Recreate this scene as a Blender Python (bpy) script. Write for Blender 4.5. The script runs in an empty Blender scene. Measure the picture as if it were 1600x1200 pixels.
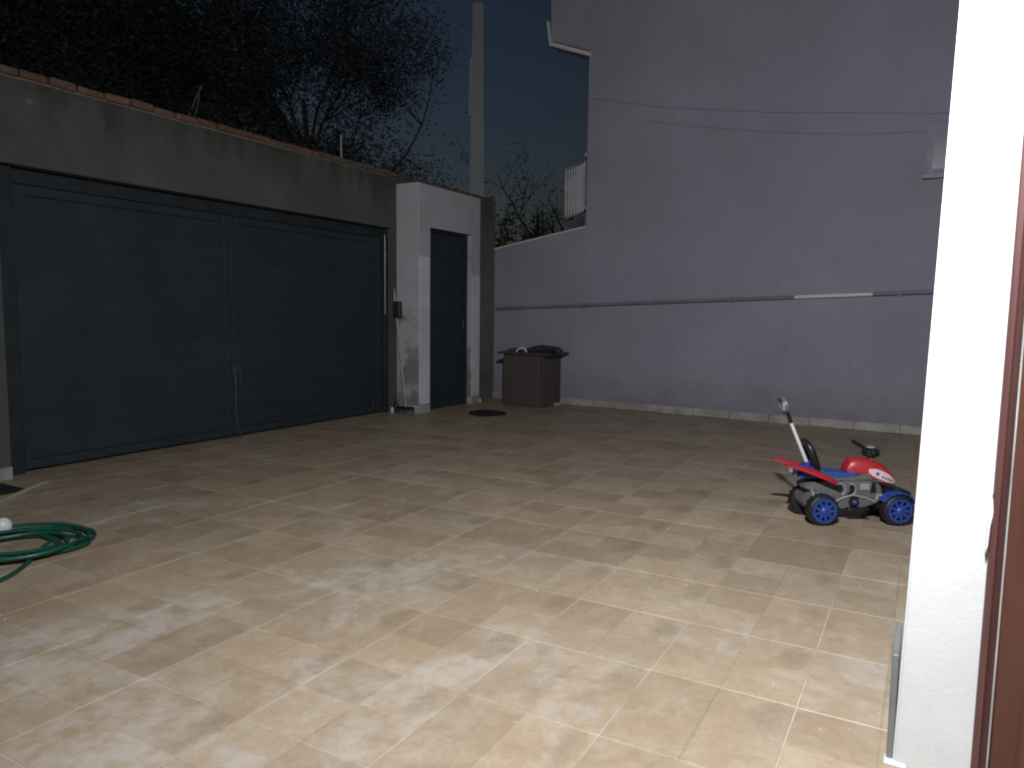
import bpy, bmesh, math, random
from mathutils import Vector, Matrix
R = math.radians
random.seed(7)
scene = bpy.context.scene
col = scene.collection

# ------------------------------------------------------------------ camera
# world: x runs along the gate wall, y towards the street, z up
cam_d = bpy.data.cameras.new("camera")
cam = bpy.data.objects.new("camera", cam_d)
col.objects.link(cam)
scene.camera = cam
cam_d.sensor_fit = 'HORIZONTAL'
cam_d.sensor_width = 36.0
cam_d.lens = 36.0 * 1150.0 / 1600.0
cam_d.clip_start = 0.05
cam_d.clip_end = 3000
YAW, PITCH, ROLL = R(29.5), math.atan(108 / 1150), 0.012
Fh = Vector((math.cos(YAW), math.sin(YAW), 0)); R0 = Vector((math.sin(YAW), -math.cos(YAW), 0)); Zu = Vector((0, 0, 1))
Fv = math.cos(PITCH) * Fh - math.sin(PITCH) * Zu
U0 = math.cos(PITCH) * Zu + math.sin(PITCH) * Fh
Rc = math.cos(ROLL) * R0 + math.sin(ROLL) * U0
Uc = math.cos(ROLL) * U0 - math.sin(ROLL) * R0
m = Matrix((( Rc.x, Uc.x, -Fv.x, 0), (Rc.y, Uc.y, -Fv.y, 0), (Rc.z, Uc.z, -Fv.z, 1.2), (0, 0, 0, 1)))
cam.matrix_world = m

# ------------------------------------------------------------------ night sky
world = bpy.data.worlds.new("World")
scene.world = world
world.use_nodes = True
wn = world.node_tree
bg = wn.nodes["Background"]
sky = wn.nodes.new("ShaderNodeTexSky")
sky.sky_type = 'NISHITA'
sky.sun_disc = False
sky.sun_elevation = R(-1.0)
sky.sun_rotation = R(0)
sky.air_density = 1.0
sky.dust_density = 0.5
sky.ozone_density = 2.1
wn.links.new(sky.outputs[0], bg.inputs[0])
bg.inputs[1].default_value = 0.10

# ------------------------------------------------------------------ exposure
vs = scene.view_settings
vs.view_transform = 'Standard'
vs.look = 'None'
vs.exposure = 0.0
vs.gamma = 1.0
vs.use_curve_mapping = False
scene.cycles.use_denoising = True
try:
    scene.cycles.denoiser = 'OPENIMAGEDENOISE'
except Exception:
    pass
scene.cycles.max_bounces = 5
scene.cycles.filter_width = 2.1
LAMP_POS = (0.6, 0.12, 2.85)
LAMP_AIM = (1.0, 0.06, -0.58)     # the floodlight faces the mauve wall, tipped down
LAMP_POWER = 224.0
LAMP_COLOR = (0.93, 0.96, 1.0)

# ------------------------------------------------------------------ helpers
def tag(o, label=None, cat=None, group=None, kind=None):
    if label: o['label'] = label
    if cat: o['category'] = cat
    if group: o['group'] = group
    if kind: o['kind'] = kind
    return o

def empty(name, loc=(0, 0, 0), rz=0.0):
    o = bpy.data.objects.new(name, None)
    col.objects.link(o)
    o.location = loc
    o.rotation_euler = (0, 0, rz)
    o.empty_display_size = 0.1
    return o

class MB:
    """collects shapes, then links them as one mesh object"""
    def __init__(s):
        s.bm = bmesh.new()
    def box(s, a, b, bev=0.0, M=None, seg=1):
        x0, y0, z0 = a; x1, y1, z1 = b
        vs_ = [s.bm.verts.new(p) for p in ((x0, y0, z0), (x1, y0, z0), (x1, y1, z0), (x0, y1, z0), (x0, y0, z1), (x1, y0, z1), (x1, y1, z1), (x0, y1, z1))]
        fs = [s.bm.faces.new([vs_[i] for i in f]) for f in ((3, 2, 1, 0), (4, 5, 6, 7), (0, 1, 5, 4), (1, 2, 6, 5), (2, 3, 7, 6), (3, 0, 4, 7))]
        out = vs_
        if bev > 0:
            es = list({e for f in fs for e in f.edges})
            r = bmesh.ops.bevel(s.bm, geom=es + vs_, offset=bev, segments=seg, affect='EDGES', profile=0.6)
            out = list({v for f in r['faces'] for v in f.verts} | {v for v in vs_ if v.is_valid})
        if M is not None:
            for v in out: v.co = M @ v.co
        return s
    def hexa(s, pts):
        vs_ = [s.bm.verts.new(p) for p in pts]
        for f in ((3, 2, 1, 0), (4, 5, 6, 7), (0, 1, 5, 4), (1, 2, 6, 5), (2, 3, 7, 6), (3, 0, 4, 7)):
            s.bm.faces.new([vs_[i] for i in f])
        return s
    def prism(s, poly, axis, a, b, bev=0.0, seg=2):
        """polygon of (p,q) extruded along axis from a to b"""
        def mk(p, q, t):
            return {'x': (t, p, q), 'y': (p, t, q), 'z': (p, q, t)}[axis]
        lo = [s.bm.verts.new(mk(p, q, a)) for p, q in poly]
        hi = [s.bm.verts.new(mk(p, q, b)) for p, q in poly]
        n = len(poly)
        fs = [s.bm.faces.new(lo[::-1]), s.bm.faces.new(hi)]
        for i in range(n):
            fs.append(s.bm.faces.new((lo[i], lo[(i + 1) % n], hi[(i + 1) % n], hi[i])))
        if bev > 0:
            es = list(fs[0].edges) + list(fs[1].edges)
            bmesh.ops.bevel(s.bm, geom=es, offset=bev, segments=seg, affect='EDGES', profile=0.6)
        return s
    def tube(s, pts, rad, n=8, cap=True, flat=1.0):
        pts = [Vector(p) for p in pts]
        k = len(pts)
        rads = rad if isinstance(rad, (list, tuple)) else [rad] * k
        rings = []
        prev = None
        for i, p in enumerate(pts):
            t = (pts[min(i + 1, k - 1)] - pts[max(i - 1, 0)]).normalized()
            if prev is None:
                ref = Vector((0, 0, 1)) if abs(t.z) < 0.9 else Vector((1, 0, 0))
                a = t.cross(ref).normalized()
            else:
                a = (prev - t * prev.dot(t))
                a = a.normalized() if a.length > 1e-6 else t.orthogonal().normalized()
            prev = a
            b = t.cross(a)
            rings.append([s.bm.verts.new(p + (a * math.cos(2 * math.pi * j / n) + b * math.sin(2 * math.pi * j / n) * flat) * rads[i]) for j in range(n)])
        for i in range(k - 1):
            for j in range(n):
                s.bm.faces.new((rings[i][j], rings[i][(j + 1) % n], rings[i + 1][(j + 1) % n], rings[i + 1][j]))
        if cap:
            s.bm.faces.new(rings[0][::-1]); s.bm.faces.new(rings[-1])
        return s
    def lathe(s, prof, center=(0, 0, 0), axis='z', n=16, M=None):
        """profile of (r, h)"""
        rings = []
        new = []
        for r, h in prof:
            ring = []
            for j in range(n):
                a = 2 * math.pi * j / n
                c, d = r * math.cos(a), r * math.sin(a)
                p = {'z': (c, d, h), 'y': (c, h, d), 'x': (h, c, d)}[axis]
                v = s.bm.verts.new(Vector(p) + Vector(center)); ring.append(v); new.append(v)
            rings.append(ring)
        for i in range(len(rings) - 1):
            for j in range(n):
                s.bm.faces.new((rings[i][j], rings[i][(j + 1) % n], rings[i + 1][(j + 1) % n], rings[i + 1][j]))
        s.bm.faces.new(rings[0][::-1]); s.bm.faces.new(rings[-1])
        if M is not None:
            for v in new: v.co = M @ v.co
        return s
    def quad(s, a, b, c, d):
        s.bm.faces.new([s.bm.verts.new(p) for p in (a, b, c, d)])
        return s
    def build(s, name, mat, parent=None, smooth=False, loc=None):
        bmesh.ops.recalc_face_normals(s.bm, faces=s.bm.faces)
        me = bpy.data.meshes.new(name)
        s.bm.to_mesh(me); s.bm.free()
        me.materials.append(mat)
        if smooth:
            for p in me.polygons: p.use_smooth = True
            try: me.set_sharp_from_angle(angle=R(40))
            except Exception: pass
        o = bpy.data.objects.new(name, me)
        col.objects.link(o)
        if loc is not None: o.location = loc
        if parent is not None: o.parent = parent
        return o

def inst(src, name, loc, parent=None, rot=(0, 0, 0), scale=(1, 1, 1)):
    o = bpy.data.objects.new(name, src.data)
    col.objects.link(o)
    o.location = loc; o.rotation_euler = rot; o.scale = scale
    if parent is not None: o.parent = parent
    return o

# ------------------------------------------------------------------ materials
def ramp(nt, fac, stops):
    r = nt.nodes.new("ShaderNodeValToRGB")
    e = r.color_ramp.elements
    e[0].position, e[0].color = stops[0][0], (*stops[0][1], 1)
    e[1].position, e[1].color = stops[-1][0], (*stops[-1][1], 1)
    for p, c in stops[1:-1]:
        k = e.new(p); k.color = (*c, 1)
    nt.links.new(fac, r.inputs[0])
    return r.outputs[0]

def g(v): return (v, v, v)

def mixc(nt, fac, a, b, mode='MIX'):
    n = nt.nodes.new("ShaderNodeMix"); n.data_type = 'RGBA'; n.blend_type = mode
    for sock, val in ((n.inputs[0], fac), (n.inputs[6], a), (n.inputs[7], b)):
        if hasattr(val, 'is_linked'): nt.links.new(val, sock)
        elif isinstance(val, (int, float)): sock.default_value = val
        else: sock.default_value = (*val, 1) if len(val) == 3 else val
    return n.outputs[2]

def mathn(nt, op, a, b=0.0, clamp=False):
    n = nt.nodes.new("ShaderNodeMath"); n.operation = op; n.use_clamp = clamp
    for sock, val in ((n.inputs[0], a), (n.inputs[1], b)):
        if hasattr(val, 'is_linked'): nt.links.new(val, sock)
        else: sock.default_value = val
    return n.outputs[0]

def noise(nt, vec, scale, detail=4, rough=0.6, dist=0.0):
    n = nt.nodes.new("ShaderNodeTexNoise")
    n.inputs['Scale'].default_value = scale; n.inputs['Detail'].default_value = detail
    n.inputs['Roughness'].default_value = rough; n.inputs['Distortion'].default_value = dist
    nt.links.new(vec, n.inputs['Vector'])
    return n.outputs[0]

def mapping(nt, vec, scale=(1, 1, 1), loc=(0, 0, 0)):
    n = nt.nodes.new("ShaderNodeMapping")
    n.inputs['Scale'].default_value = scale; n.inputs['Location'].default_value = loc
    nt.links.new(vec, n.inputs['Vector'])
    return n.outputs[0]

def base_mat(name, rough=0.6, spec=0.5, metal=0.0):
    mt = bpy.data.materials.new(name); mt.use_nodes = True
    nt = mt.node_tree
    b = nt.nodes["Principled BSDF"]
    b.inputs['Roughness'].default_value = rough
    b.inputs['Specular IOR Level'].default_value = spec
    b.inputs['Metallic'].default_value = metal
    return mt, nt, b

def pos(nt):
    return nt.nodes.new("ShaderNodeNewGeometry").outputs['Position']

def bump(nt, b, h, strength=0.3, dist=0.01):
    n = nt.nodes.new("ShaderNodeBump")
    n.inputs['Strength'].default_value = strength; n.inputs['Distance'].default_value = dist
    nt.links.new(h, n.inputs['Height']); nt.links.new(n.outputs[0], b.inputs['Normal'])

def simple(name, c, rough=0.6, spec=0.5, metal=0.0, var=0.15, scale=8.0, bmp=0.0, coord='obj'):
    mt, nt, b = base_mat(name, rough, spec, metal)
    v = nt.nodes.new("ShaderNodeTexCoord").outputs['Object'] if coord == 'obj' else pos(nt)
    nz = noise(nt, v, scale, 5, 0.65)
    lo = tuple(x * (1 - var) for x in c); hi = tuple(min(1, x * (1 + var)) for x in c)
    nt.links.new(ramp(nt, nz, [(0.3, lo), (0.7, hi)]), b.inputs['Base Color'])
    rr = ramp(nt, noise(nt, v, scale * 2.3, 3), [(0.3, g(max(0.03, rough * 0.8))), (0.7, g(min(1, rough * 1.2)))])
    nt.links.new(rr, b.inputs['Roughness'])
    if bmp: bump(nt, b, noise(nt, v, scale * 6, 4), bmp, 0.004)
    return mt

def mat_tile():
    mt, nt, b = base_mat("floor_tile", 0.45, 0.4)
    p = pos(nt)
    uvn = nt.nodes.new("ShaderNodeTexCoord").outputs['UV']
    sep = nt.nodes.new("ShaderNodeSeparateXYZ"); nt.links.new(uvn, sep.inputs[0])
    rnd = nt.nodes.new("ShaderNodeObjectInfo").outputs['Random']
    # glaze: beige with brown and ochre clouds
    n1 = noise(nt, p, 2.6, 5, 0.62, 0.6)
    c = ramp(nt, n1, [(0.28, (0.34, 0.272, 0.205)), (0.45, (0.385, 0.312, 0.232)), (0.6, (0.415, 0.342, 0.258)), (0.76, (0.44, 0.375, 0.295))])
    n2 = noise(nt, p, 11.0, 6, 0.7, 1.2)
    c = mixc(nt, 0.45, c, ramp(nt, n2, [(0.3, (0.34, 0.275, 0.21)), (0.5, (0.40, 0.328, 0.245)), (0.72, (0.47, 0.40, 0.315))]))
    n4 = noise(nt, p, 5.0, 7, 0.72, 0.9)
    c = mixc(nt, ramp(nt, n4, [(0.48, g(0)), (0.66, g(0.55))]), c, (0.50, 0.45, 0.385))
    n5 = noise(nt, p, 34.0, 6, 0.75, 0.5)
    c = mixc(nt, 1.0, c, ramp(nt, n5, [(0.32, (0.93, 0.92, 0.90)), (0.5, (1.0, 1.0, 1.0)), (0.68, (1.05, 1.055, 1.06))]), 'MULTIPLY')
    vein = mathn(nt, 'ABSOLUTE', mathn(nt, 'SUBTRACT', noise(nt, p, 3.4, 7, 0.7, 1.4), 0.5))
    c = mixc(nt, ramp(nt, vein, [(0.0, g(0.22)), (0.018, g(0.0))]), c, (0.26, 0.21, 0.155))
    tint = ramp(nt, rnd, [(0.0, (0.90, 0.86, 0.82)), (0.35, (0.99, 0.96, 0.92)), (0.7, (1.04, 1.01, 0.97)), (1.0, (0.96, 0.96, 0.96))])
    c = mixc(nt, 1.0, c, tint, 'MULTIPLY')
    c = mixc(nt, 1.0, c, (1.0, 0.965, 0.92), 'MULTIPLY')
    # the printed design: a false joint down the middle and one shaded corner
    d = mathn(nt, 'ABSOLUTE', mathn(nt, 'SUBTRACT', sep.outputs[1], 0.5))
    line = mathn(nt, 'SUBTRACT', 1.0, mathn(nt, 'DIVIDE', d, 0.011), True)
    d2 = mathn(nt, 'ABSOLUTE', mathn(nt, 'SUBTRACT', sep.outputs[0], 0.5))
    line2 = mathn(nt, 'SUBTRACT', 1.0, mathn(nt, 'DIVIDE', d2, 0.011), True)
    line = mathn(nt, 'MULTIPLY', mathn(nt, 'MAXIMUM', line, mathn(nt, 'MULTIPLY', line2, 0.5)), mathn(nt, 'ADD', mathn(nt, 'MULTIPLY', rnd, 0.35), 0.06))
    cell = mathn(nt, 'ADD', mathn(nt, 'ROUND', sep.outputs[0]), mathn(nt, 'MULTIPLY', mathn(nt, 'ROUND', sep.outputs[1]), 2.0))
    wn_ = nt.nodes.new('ShaderNodeTexWhiteNoise'); wn_.noise_dimensions = '2D'
    cv = nt.nodes.new('ShaderNodeCombineXYZ'); nt.links.new(cell, cv.inputs[0]); nt.links.new(mathn(nt, 'MULTIPLY', rnd, 37.0), cv.inputs[1])
    nt.links.new(cv.outputs[0], wn_.inputs[0])
    c = mixc(nt, 1.0, c, ramp(nt, wn_.outputs[0], [(0.0, (0.87, 0.845, 0.81)), (0.5, (0.98, 0.965, 0.94)), (1.0, (1.06, 1.05, 1.03))]), 'MULTIPLY')
    c = mixc(nt, line, c, (0.16, 0.13, 0.10))
    dx = mathn(nt, 'SUBTRACT', sep.outputs[0], 0.78); dy = mathn(nt, 'SUBTRACT', sep.outputs[1], 0.12)
    rr = mathn(nt, 'ADD', mathn(nt, 'MULTIPLY', dx, mathn(nt, 'MULTIPLY', dx, 3.0)), mathn(nt, 'MULTIPLY', dy, mathn(nt, 'MULTIPLY', dy, 14.0)))
    sm = mathn(nt, 'SUBTRACT', 0.42, mathn(nt, 'ADD', rr, mathn(nt, 'MULTIPLY', n2, 0.3)), True)
    c = mixc(nt, mathn(nt, 'MULTIPLY', sm, 1.3, True), c, (0.19, 0.15, 0.10))
    # dried whitish cement dust, worn patches
    nd = noise(nt, p, 1.15, 6, 0.66, 0.8)
    nf = noise(nt, p, 9.0, 8, 0.74, 0.3)
    sp3 = nt.nodes.new('ShaderNodeSeparateXYZ'); nt.links.new(p, sp3.inputs[0])
    nd = mathn(nt, 'ADD', nd, mathn(nt, 'MULTIPLY', mathn(nt, 'SUBTRACT', 3.0, sp3.outputs[0]), 0.048))
    dust = mathn(nt, 'MULTIPLY', ramp(nt, nd, [(0.53, g(0.0)), (0.63, g(0.7)), (0.78, g(1.0))]), ramp(nt, nf, [(0.40, g(0.0)), (0.56, g(1.0))]))
    c = mixc(nt, mathn(nt, 'MULTIPLY', dust, mathn(nt, 'ADD', 0.22, mathn(nt, 'MULTIPLY', wn_.outputs[0], 0.42))), c, (0.54, 0.525, 0.51))
    # dirt specks
    sp = ramp(nt, noise(nt, p, 42.0, 3, 0.6), [(0.70, g(0)), (0.76, g(0.7))])
    c = mixc(nt, mathn(nt, 'MULTIPLY', sp, 0.5), c, (0.15, 0.11, 0.08))
    nt.links.new(c, b.inputs['Base Color'])
    ro = mathn(nt, 'ADD', ramp(nt, nf, [(0.3, g(0.38)), (0.7, g(0.55))]), mathn(nt, 'MULTIPLY', dust, 0.25))
    nt.links.new(ro, b.inputs['Roughness'])
    bump(nt, b, mathn(nt, 'SUBTRACT', mathn(nt, 'MULTIPLY', n2, 0.5), line), 0.25, 0.003)
    return mt

def mat_grout():
    mt, nt, b = base_mat("grout", 0.85, 0.2)
    p = pos(nt)
    c = ramp(nt, noise(nt, p, 2.2, 5, 0.7), [(0.34, (0.22, 0.18, 0.14)), (0.46, (0.42, 0.37, 0.30)), (0.66, (0.58, 0.53, 0.46))])
    nt.links.new(c, b.inputs['Base Color'])
    bump(nt, b, noise(nt, p, 120, 3), 0.3, 0.002)
    return mt

def mat_cement(name, c0, c1, c2, topz=None, white=None, stain=(0.06, 0.058, 0.05), damp=False):
    """rough render: patchy grey, black run-off streaks that hang from the coping"""
    mt, nt, b = base_mat(name, 0.9, 0.2)
    p = pos(nt)
    n1 = noise(nt, p, 1.3, 6, 0.65, 0.5)
    c = ramp(nt, n1, [(0.3, c0), (0.5, c1), (0.7, c2)])
    n2 = noise(nt, p, 14.0, 5, 0.7)
    c = mixc(nt, 0.25, c, ramp(nt, n2, [(0.3, c0), (0.7, c2)]))
    if white is not None:
        lim, lo = white
        w = noise(nt, p, 2.4, 7, 0.66, 0.15)
        if damp:   # bare cement where the lime has washed off above the floor
            sz = nt.nodes.new("ShaderNodeSeparateXYZ"); nt.links.new(p, sz.inputs[0])
            w = mathn(nt, 'SUBTRACT', mathn(nt, 'ADD', w, 0.10), mathn(nt, 'MULTIPLY', mathn(nt, 'SUBTRACT', 1.25, sz.outputs[2], True), 0.26))
        msk = ramp(nt, w, [(lo, g(0)), (lo + 0.08, g(0.8)), (lo + 0.22, g(1))])
        c = mixc(nt, msk, c, lim)
    if topz is not None:
        sep = nt.nodes.new("ShaderNodeSeparateXYZ"); nt.links.new(p, sep.inputs[0])
        h = mathn(nt, 'SUBTRACT', topz, sep.outputs[2])
        st = noise(nt, mapping(nt, p, (5.0, 5.0, 0.7)), 1.0, 6, 0.7)
        reach = mathn(nt, 'MULTIPLY', mathn(nt, 'SUBTRACT', st, 0.30, True), 1.5)
        k = mathn(nt, 'DIVIDE', mathn(nt, 'SUBTRACT', reach, h), 0.35, True)
        c = mixc(nt, mathn(nt, 'MULTIPLY', k, 0.55), c, stain)
    nt.links.new(c, b.inputs['Base Color'])
    bump(nt, b, mathn(nt, 'ADD', n2, mathn(nt, 'MULTIPLY', noise(nt, p, 70, 4), 0.6)), 0.45, 0.008)
    return mt

def mat_paint(name, c, rough=0.75, stain=0.25, scale=0.9, rel=0.25, splash=False):
    mt, nt, b = base_mat(name, rough, 0.3)
    p = pos(nt)
    n1 = noise(nt, p, scale, 5, 0.6, 0.3)
    st = noise(nt, mapping(nt, p, (2.2, 2.2, 0.35)), 1.5, 6, 0.7)
    cc = ramp(nt, n1, [(0.3, tuple(x * 0.9 for x in c)), (0.7, tuple(min(0.85, x * 1.06) for x in c))])
    k = mathn(nt, 'MULTIPLY', ramp(nt, st, [(0.45, g(0)), (0.72, g(1))]), stain)
    cc = mixc(nt, k, cc, tuple(x * 0.6 for x in c))
    if splash:   # rain splash and dust above the floor, hairline cracks
        sz = nt.nodes.new("ShaderNodeSeparateXYZ"); nt.links.new(p, sz.inputs[0])
        k2 = mathn(nt, 'SUBTRACT', mathn(nt, 'MULTIPLY', noise(nt, p, 3.2, 7, 0.72), 0.95), mathn(nt, 'MULTIPLY', sz.outputs[2], 0.9), True)
        cc = mixc(nt, mathn(nt, 'MULTIPLY', k2, 1.1, True), cc, (0.17, 0.15, 0.135))
        cr_ = mathn(nt, 'ABSOLUTE', mathn(nt, 'SUBTRACT', noise(nt, p, 0.8, 8, 0.6, 0.6), 0.52))
        cc = mixc(nt, ramp(nt, cr_, [(0.0, g(0.28)), (0.0022, g(0.0))]), cc, tuple(x * 0.45 for x in c))
        cc = mixc(nt, mathn(nt, 'MULTIPLY', ramp(nt, noise(nt, p, 0.45, 3, 0.5, 0.4), [(0.42, g(0)), (0.58, g(1))]), 0.16), cc, tuple(x * 0.72 for x in c))
    nt.links.new(cc, b.inputs['Base Color'])
    bump(nt, b, mathn(nt, 'ADD', noise(nt, p, 55, 4, 0.7), mathn(nt, 'MULTIPLY', noise(nt, p, 6, 4, 0.6), 1.4)), rel, 0.004)
    return mt

def mat_wood(name, c0, c1, rough=0.35, axis='z', scale=1.0, spec=0.5):
    mt, nt, b = base_mat(name, rough, spec)
    p = nt.nodes.new("ShaderNodeTexCoord").outputs['Object']
    sc = {'z': (22, 22, 1.2), 'x': (1.2, 22, 22), 'y': (22, 1.2, 22)}[axis]
    n1 = noise(nt, mapping(nt, p, tuple(s * scale for s in sc)), 1.0, 6, 0.65, 1.0)
    c = ramp(nt, n1, [(0.3, c0), (0.68, c1)])
    nt.links.new(c, b.inputs['Base Color'])
    nt.links.new(ramp(nt, n1, [(0.3, g(rough * 1.15)), (0.7, g(rough * 0.85))]), b.inputs['Roughness'])
    bump(nt, b, n1, 0.12, 0.003)
    return mt

def mat_leaf(name, c0, c1):
    mt, nt, b = base_mat(name, 0.6, 0.3)
    p = pos(nt)
    c = ramp(nt, noise(nt, p, 1.7, 4, 0.7), [(0.3, c0), (0.7, c1)])
    nt.links.new(c, b.inputs['Base Color'])
    return mt

M = dict(
    tile=mat_tile(), grout=mat_grout(),
    cement=mat_cement("cement_render", (0.068, 0.067, 0.06), (0.096, 0.094, 0.084), (0.122, 0.12, 0.11), 2.83, None, (0.03, 0.03, 0.028)),
    pier=mat_cement("pier_render", (0.10, 0.10, 0.09), (0.14, 0.14, 0.13), (0.18, 0.18, 0.17), 2.8),
    portal=mat_cement("portal_render", (0.17, 0.17, 0.155), (0.22, 0.22, 0.205), (0.27, 0.27, 0.26), None, ((0.47, 0.475, 0.49), 0.40), damp=True),
    limewash=mat_cement("portal_limewash", (0.52, 0.53, 0.54), (0.62, 0.63, 0.65), (0.68, 0.69, 0.71), None, ((0.70, 0.71, 0.73), 0.5)),
    mauve=mat_paint("mauve_wall_paint", (0.325, 0.308, 0.365), 0.8, 0.12, rel=0.35, splash=True),
    soffit=mat_paint("soffit_paint", (0.42, 0.40, 0.45), 0.8, 0.2),
    white=mat_paint("white_wall_paint", (0.62, 0.625, 0.63), 0.6, 0.04, 2.0, 0.3),
    trim=simple("white_trim", (0.62, 0.60, 0.60), 0.5, var=0.12, scale=5),
    skirt=simple("skirting_glaze", (0.36, 0.335, 0.31), 0.5, var=0.35, scale=3.5, coord='pos'),
    greytile=simple("grey_edge_tile", (0.17, 0.18, 0.175), 0.55, var=0.2, scale=9),
    gate=simple("navy_gate_paint", (0.026, 0.037, 0.043), 0.62, 0.3, var=0.14, scale=2.2, bmp=0.05, coord='pos'),
    gatedark=simple("dark_gate_frame", (0.022, 0.031, 0.037), 0.6, 0.3, var=0.25, scale=4, coord='pos'),
    steel=simple("highlight_metal", (0.32, 0.33, 0.34), 0.38, 0.5, 0.8, var=0.2, scale=20),
    iron=simple("dull_iron", (0.10, 0.10, 0.10), 0.5, 0.5, 0.6, var=0.3, scale=20),
    pipe=simple("grey_conduit", (0.20, 0.20, 0.245), 0.4, 0.5, var=0.15, scale=6, coord='pos'),
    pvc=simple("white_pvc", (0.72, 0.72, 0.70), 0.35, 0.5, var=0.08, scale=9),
    wood=mat_wood("varnished_wood", (0.050, 0.018, 0.012), (0.095, 0.035, 0.023), 0.42),
    casing=mat_wood("varnished_casing", (0.068, 0.027, 0.024), (0.12, 0.052, 0.045), 0.4),
    beam=mat_wood("beam_wood", (0.09, 0.05, 0.03), (0.17, 0.10, 0.06), 0.6, 'y'),
    cabinet=mat_wood("brown_board", (0.070, 0.054, 0.050), (0.098, 0.074, 0.067), 0.55, 'z', 0.5),
    cabtop=mat_wood("cabinet_top_board", (0.05, 0.045, 0.04), (0.085, 0.075, 0.062), 0.55, 'y', 0.5),
    brickm=None, mortar=simple("mortar", (0.19, 0.17, 0.15), 0.9, 0.2, var=0.3, scale=20, bmp=0.4, coord='pos'),
    pole=mat_cement("pole_concrete", (0.50, 0.49, 0.48), (0.55, 0.54, 0.53), (0.6, 0.59, 0.58)),
    hose=simple("green_hose", (0.008, 0.078, 0.05), 0.45, 0.5, var=0.25, scale=10, coord='pos'),
    white_plastic=simple("white_plastic", (0.78, 0.77, 0.74), 0.4, var=0.06, scale=9),
    red=simple("red_plastic", (0.42, 0.025, 0.034), 0.4, 0.5, var=0.12, scale=12),
    blue=simple("blue_plastic", (0.024, 0.062, 0.29), 0.42, 0.5, var=0.12, scale=12),
    seatblue=simple("blue_seat_plastic", (0.035, 0.085, 0.26), 0.45, 0.5, var=0.12, scale=12),
    black=simple("black_plastic", (0.014, 0.015, 0.017), 0.36, 0.5, var=0.2, scale=14),
    tyre=simple("tyre_plastic", (0.017, 0.017, 0.018), 0.5, 0.4, var=0.25, scale=18),
    grey=simple("grey_plastic", (0.135, 0.13, 0.13), 0.38, 0.5, var=0.15, scale=14),
    lightgrey=simple("light_grey_plastic", (0.30, 0.29, 0.29), 0.35, 0.5, var=0.12, scale=14),
    decal=simple("pale_sticker", (0.66, 0.50, 0.54), 0.4, var=0.06, scale=20),
    ink=simple("sticker_ink", (0.03, 0.03, 0.10), 0.5, var=0.1, scale=30),
    rod=simple("white_enamel", (0.70, 0.68, 0.66), 0.3, var=0.05, scale=10),
    broomstick=mat_wood("pale_broomstick", (0.36, 0.32, 0.25), (0.5, 0.45, 0.36), 0.5),
    bag=simple("dark_blue_plastic_sheet", (0.014, 0.022, 0.038), 0.32, 0.5, var=0.35, scale=8),
    mat=simple("dark_rubber", (0.020, 0.021, 0.024), 0.8, 0.3, var=0.3, scale=20, bmp=0.3),
    bottle=simple("dark_bottle_glass", (0.018, 0.02, 0.018), 0.2, 0.5, var=0.2, scale=12),
    line_tone=simple("wall_line", (0.265, 0.252, 0.298), 0.6, var=0.15, scale=10),
    ground=simple("dark_earth", (0.07, 0.06, 0.045), 0.95, 0.2, var=0.35, scale=0.6, bmp=0.4, coord='pos'),
    asphalt=simple("asphalt", (0.05, 0.05, 0.05), 0.9, 0.3, var=0.25, scale=3, bmp=0.3, coord='pos'),
    bark=simple("bark", (0.085, 0.07, 0.055), 0.9, 0.2, var=0.4, scale=9, bmp=0.6),
    palebark=simple("pale_bark", (0.26, 0.25, 0.23), 0.85, 0.2, var=0.3, scale=9, bmp=0.4),
    leaf_a=mat_leaf("dark_leaf", (0.060, 0.072, 0.062), (0.105, 0.12, 0.105)),
    leaf_b=mat_leaf("grey_leaf", (0.07, 0.075, 0.072), (0.115, 0.12, 0.115)),
    glass=simple("dark_window_glass", (0.17, 0.17, 0.21), 0.3, 0.5, var=0.1, scale=3),
    hillside=simple("wooded_hillside", (0.085, 0.10, 0.085), 0.95, 0.1, var=0.5, scale=0.5, bmp=0.6, coord='pos'),
    lump=simple("brown_mortar", (0.16, 0.12, 0.10), 0.8, var=0.3, scale=30),
    winframe=simple("mauve_window_frame", (0.27, 0.265, 0.33), 0.6, var=0.1, scale=5),
    paper=simple("crumpled_paper", (0.5, 0.49, 0.46), 0.7, var=0.15, scale=30),
)

def mat_brick():
    mt, nt, b = base_mat("brick_clay", 0.88, 0.2)
    p = pos(nt)
    rnd = nt.nodes.new("ShaderNodeObjectInfo").outputs['Random']
    c = ramp(nt, rnd, [(0.0, (0.15, 0.075, 0.05)), (0.3, (0.25, 0.125, 0.078)), (0.65, (0.18, 0.105, 0.075)), (1.0, (0.13, 0.105, 0.085))])
    n = noise(nt, p, 16, 5, 0.7)
    c = mixc(nt, ramp(nt, n, [(0.4, g(0)), (0.66, g(0.85))]), c, (0.065, 0.056, 0.047))
    nt.links.new(c, b.inputs['Base Color'])
    bump(nt, b, n, 0.5, 0.006)
    return mt
M['brickm'] = mat_brick()

# ------------------------------------------------------------------ ground and street
gb = MB(); gb.quad((-900, -900, -0.12), (900, -900, -0.12), (900, 900, -0.12), (-900, 900, -0.12))
tag(gb.build('ground', M['ground']), 'dark earth ground stretching away beyond the walls', 'ground', kind='structure')
sb = MB(); sb.quad((-60, 7.4, -0.116), (60, 7.4, -0.116), (60, 11.0, -0.116), (-60, 11.0, -0.116))
tag(sb.build('street', M['asphalt']), 'dark asphalt street hidden behind the gate wall', 'street', kind='structure')

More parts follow.
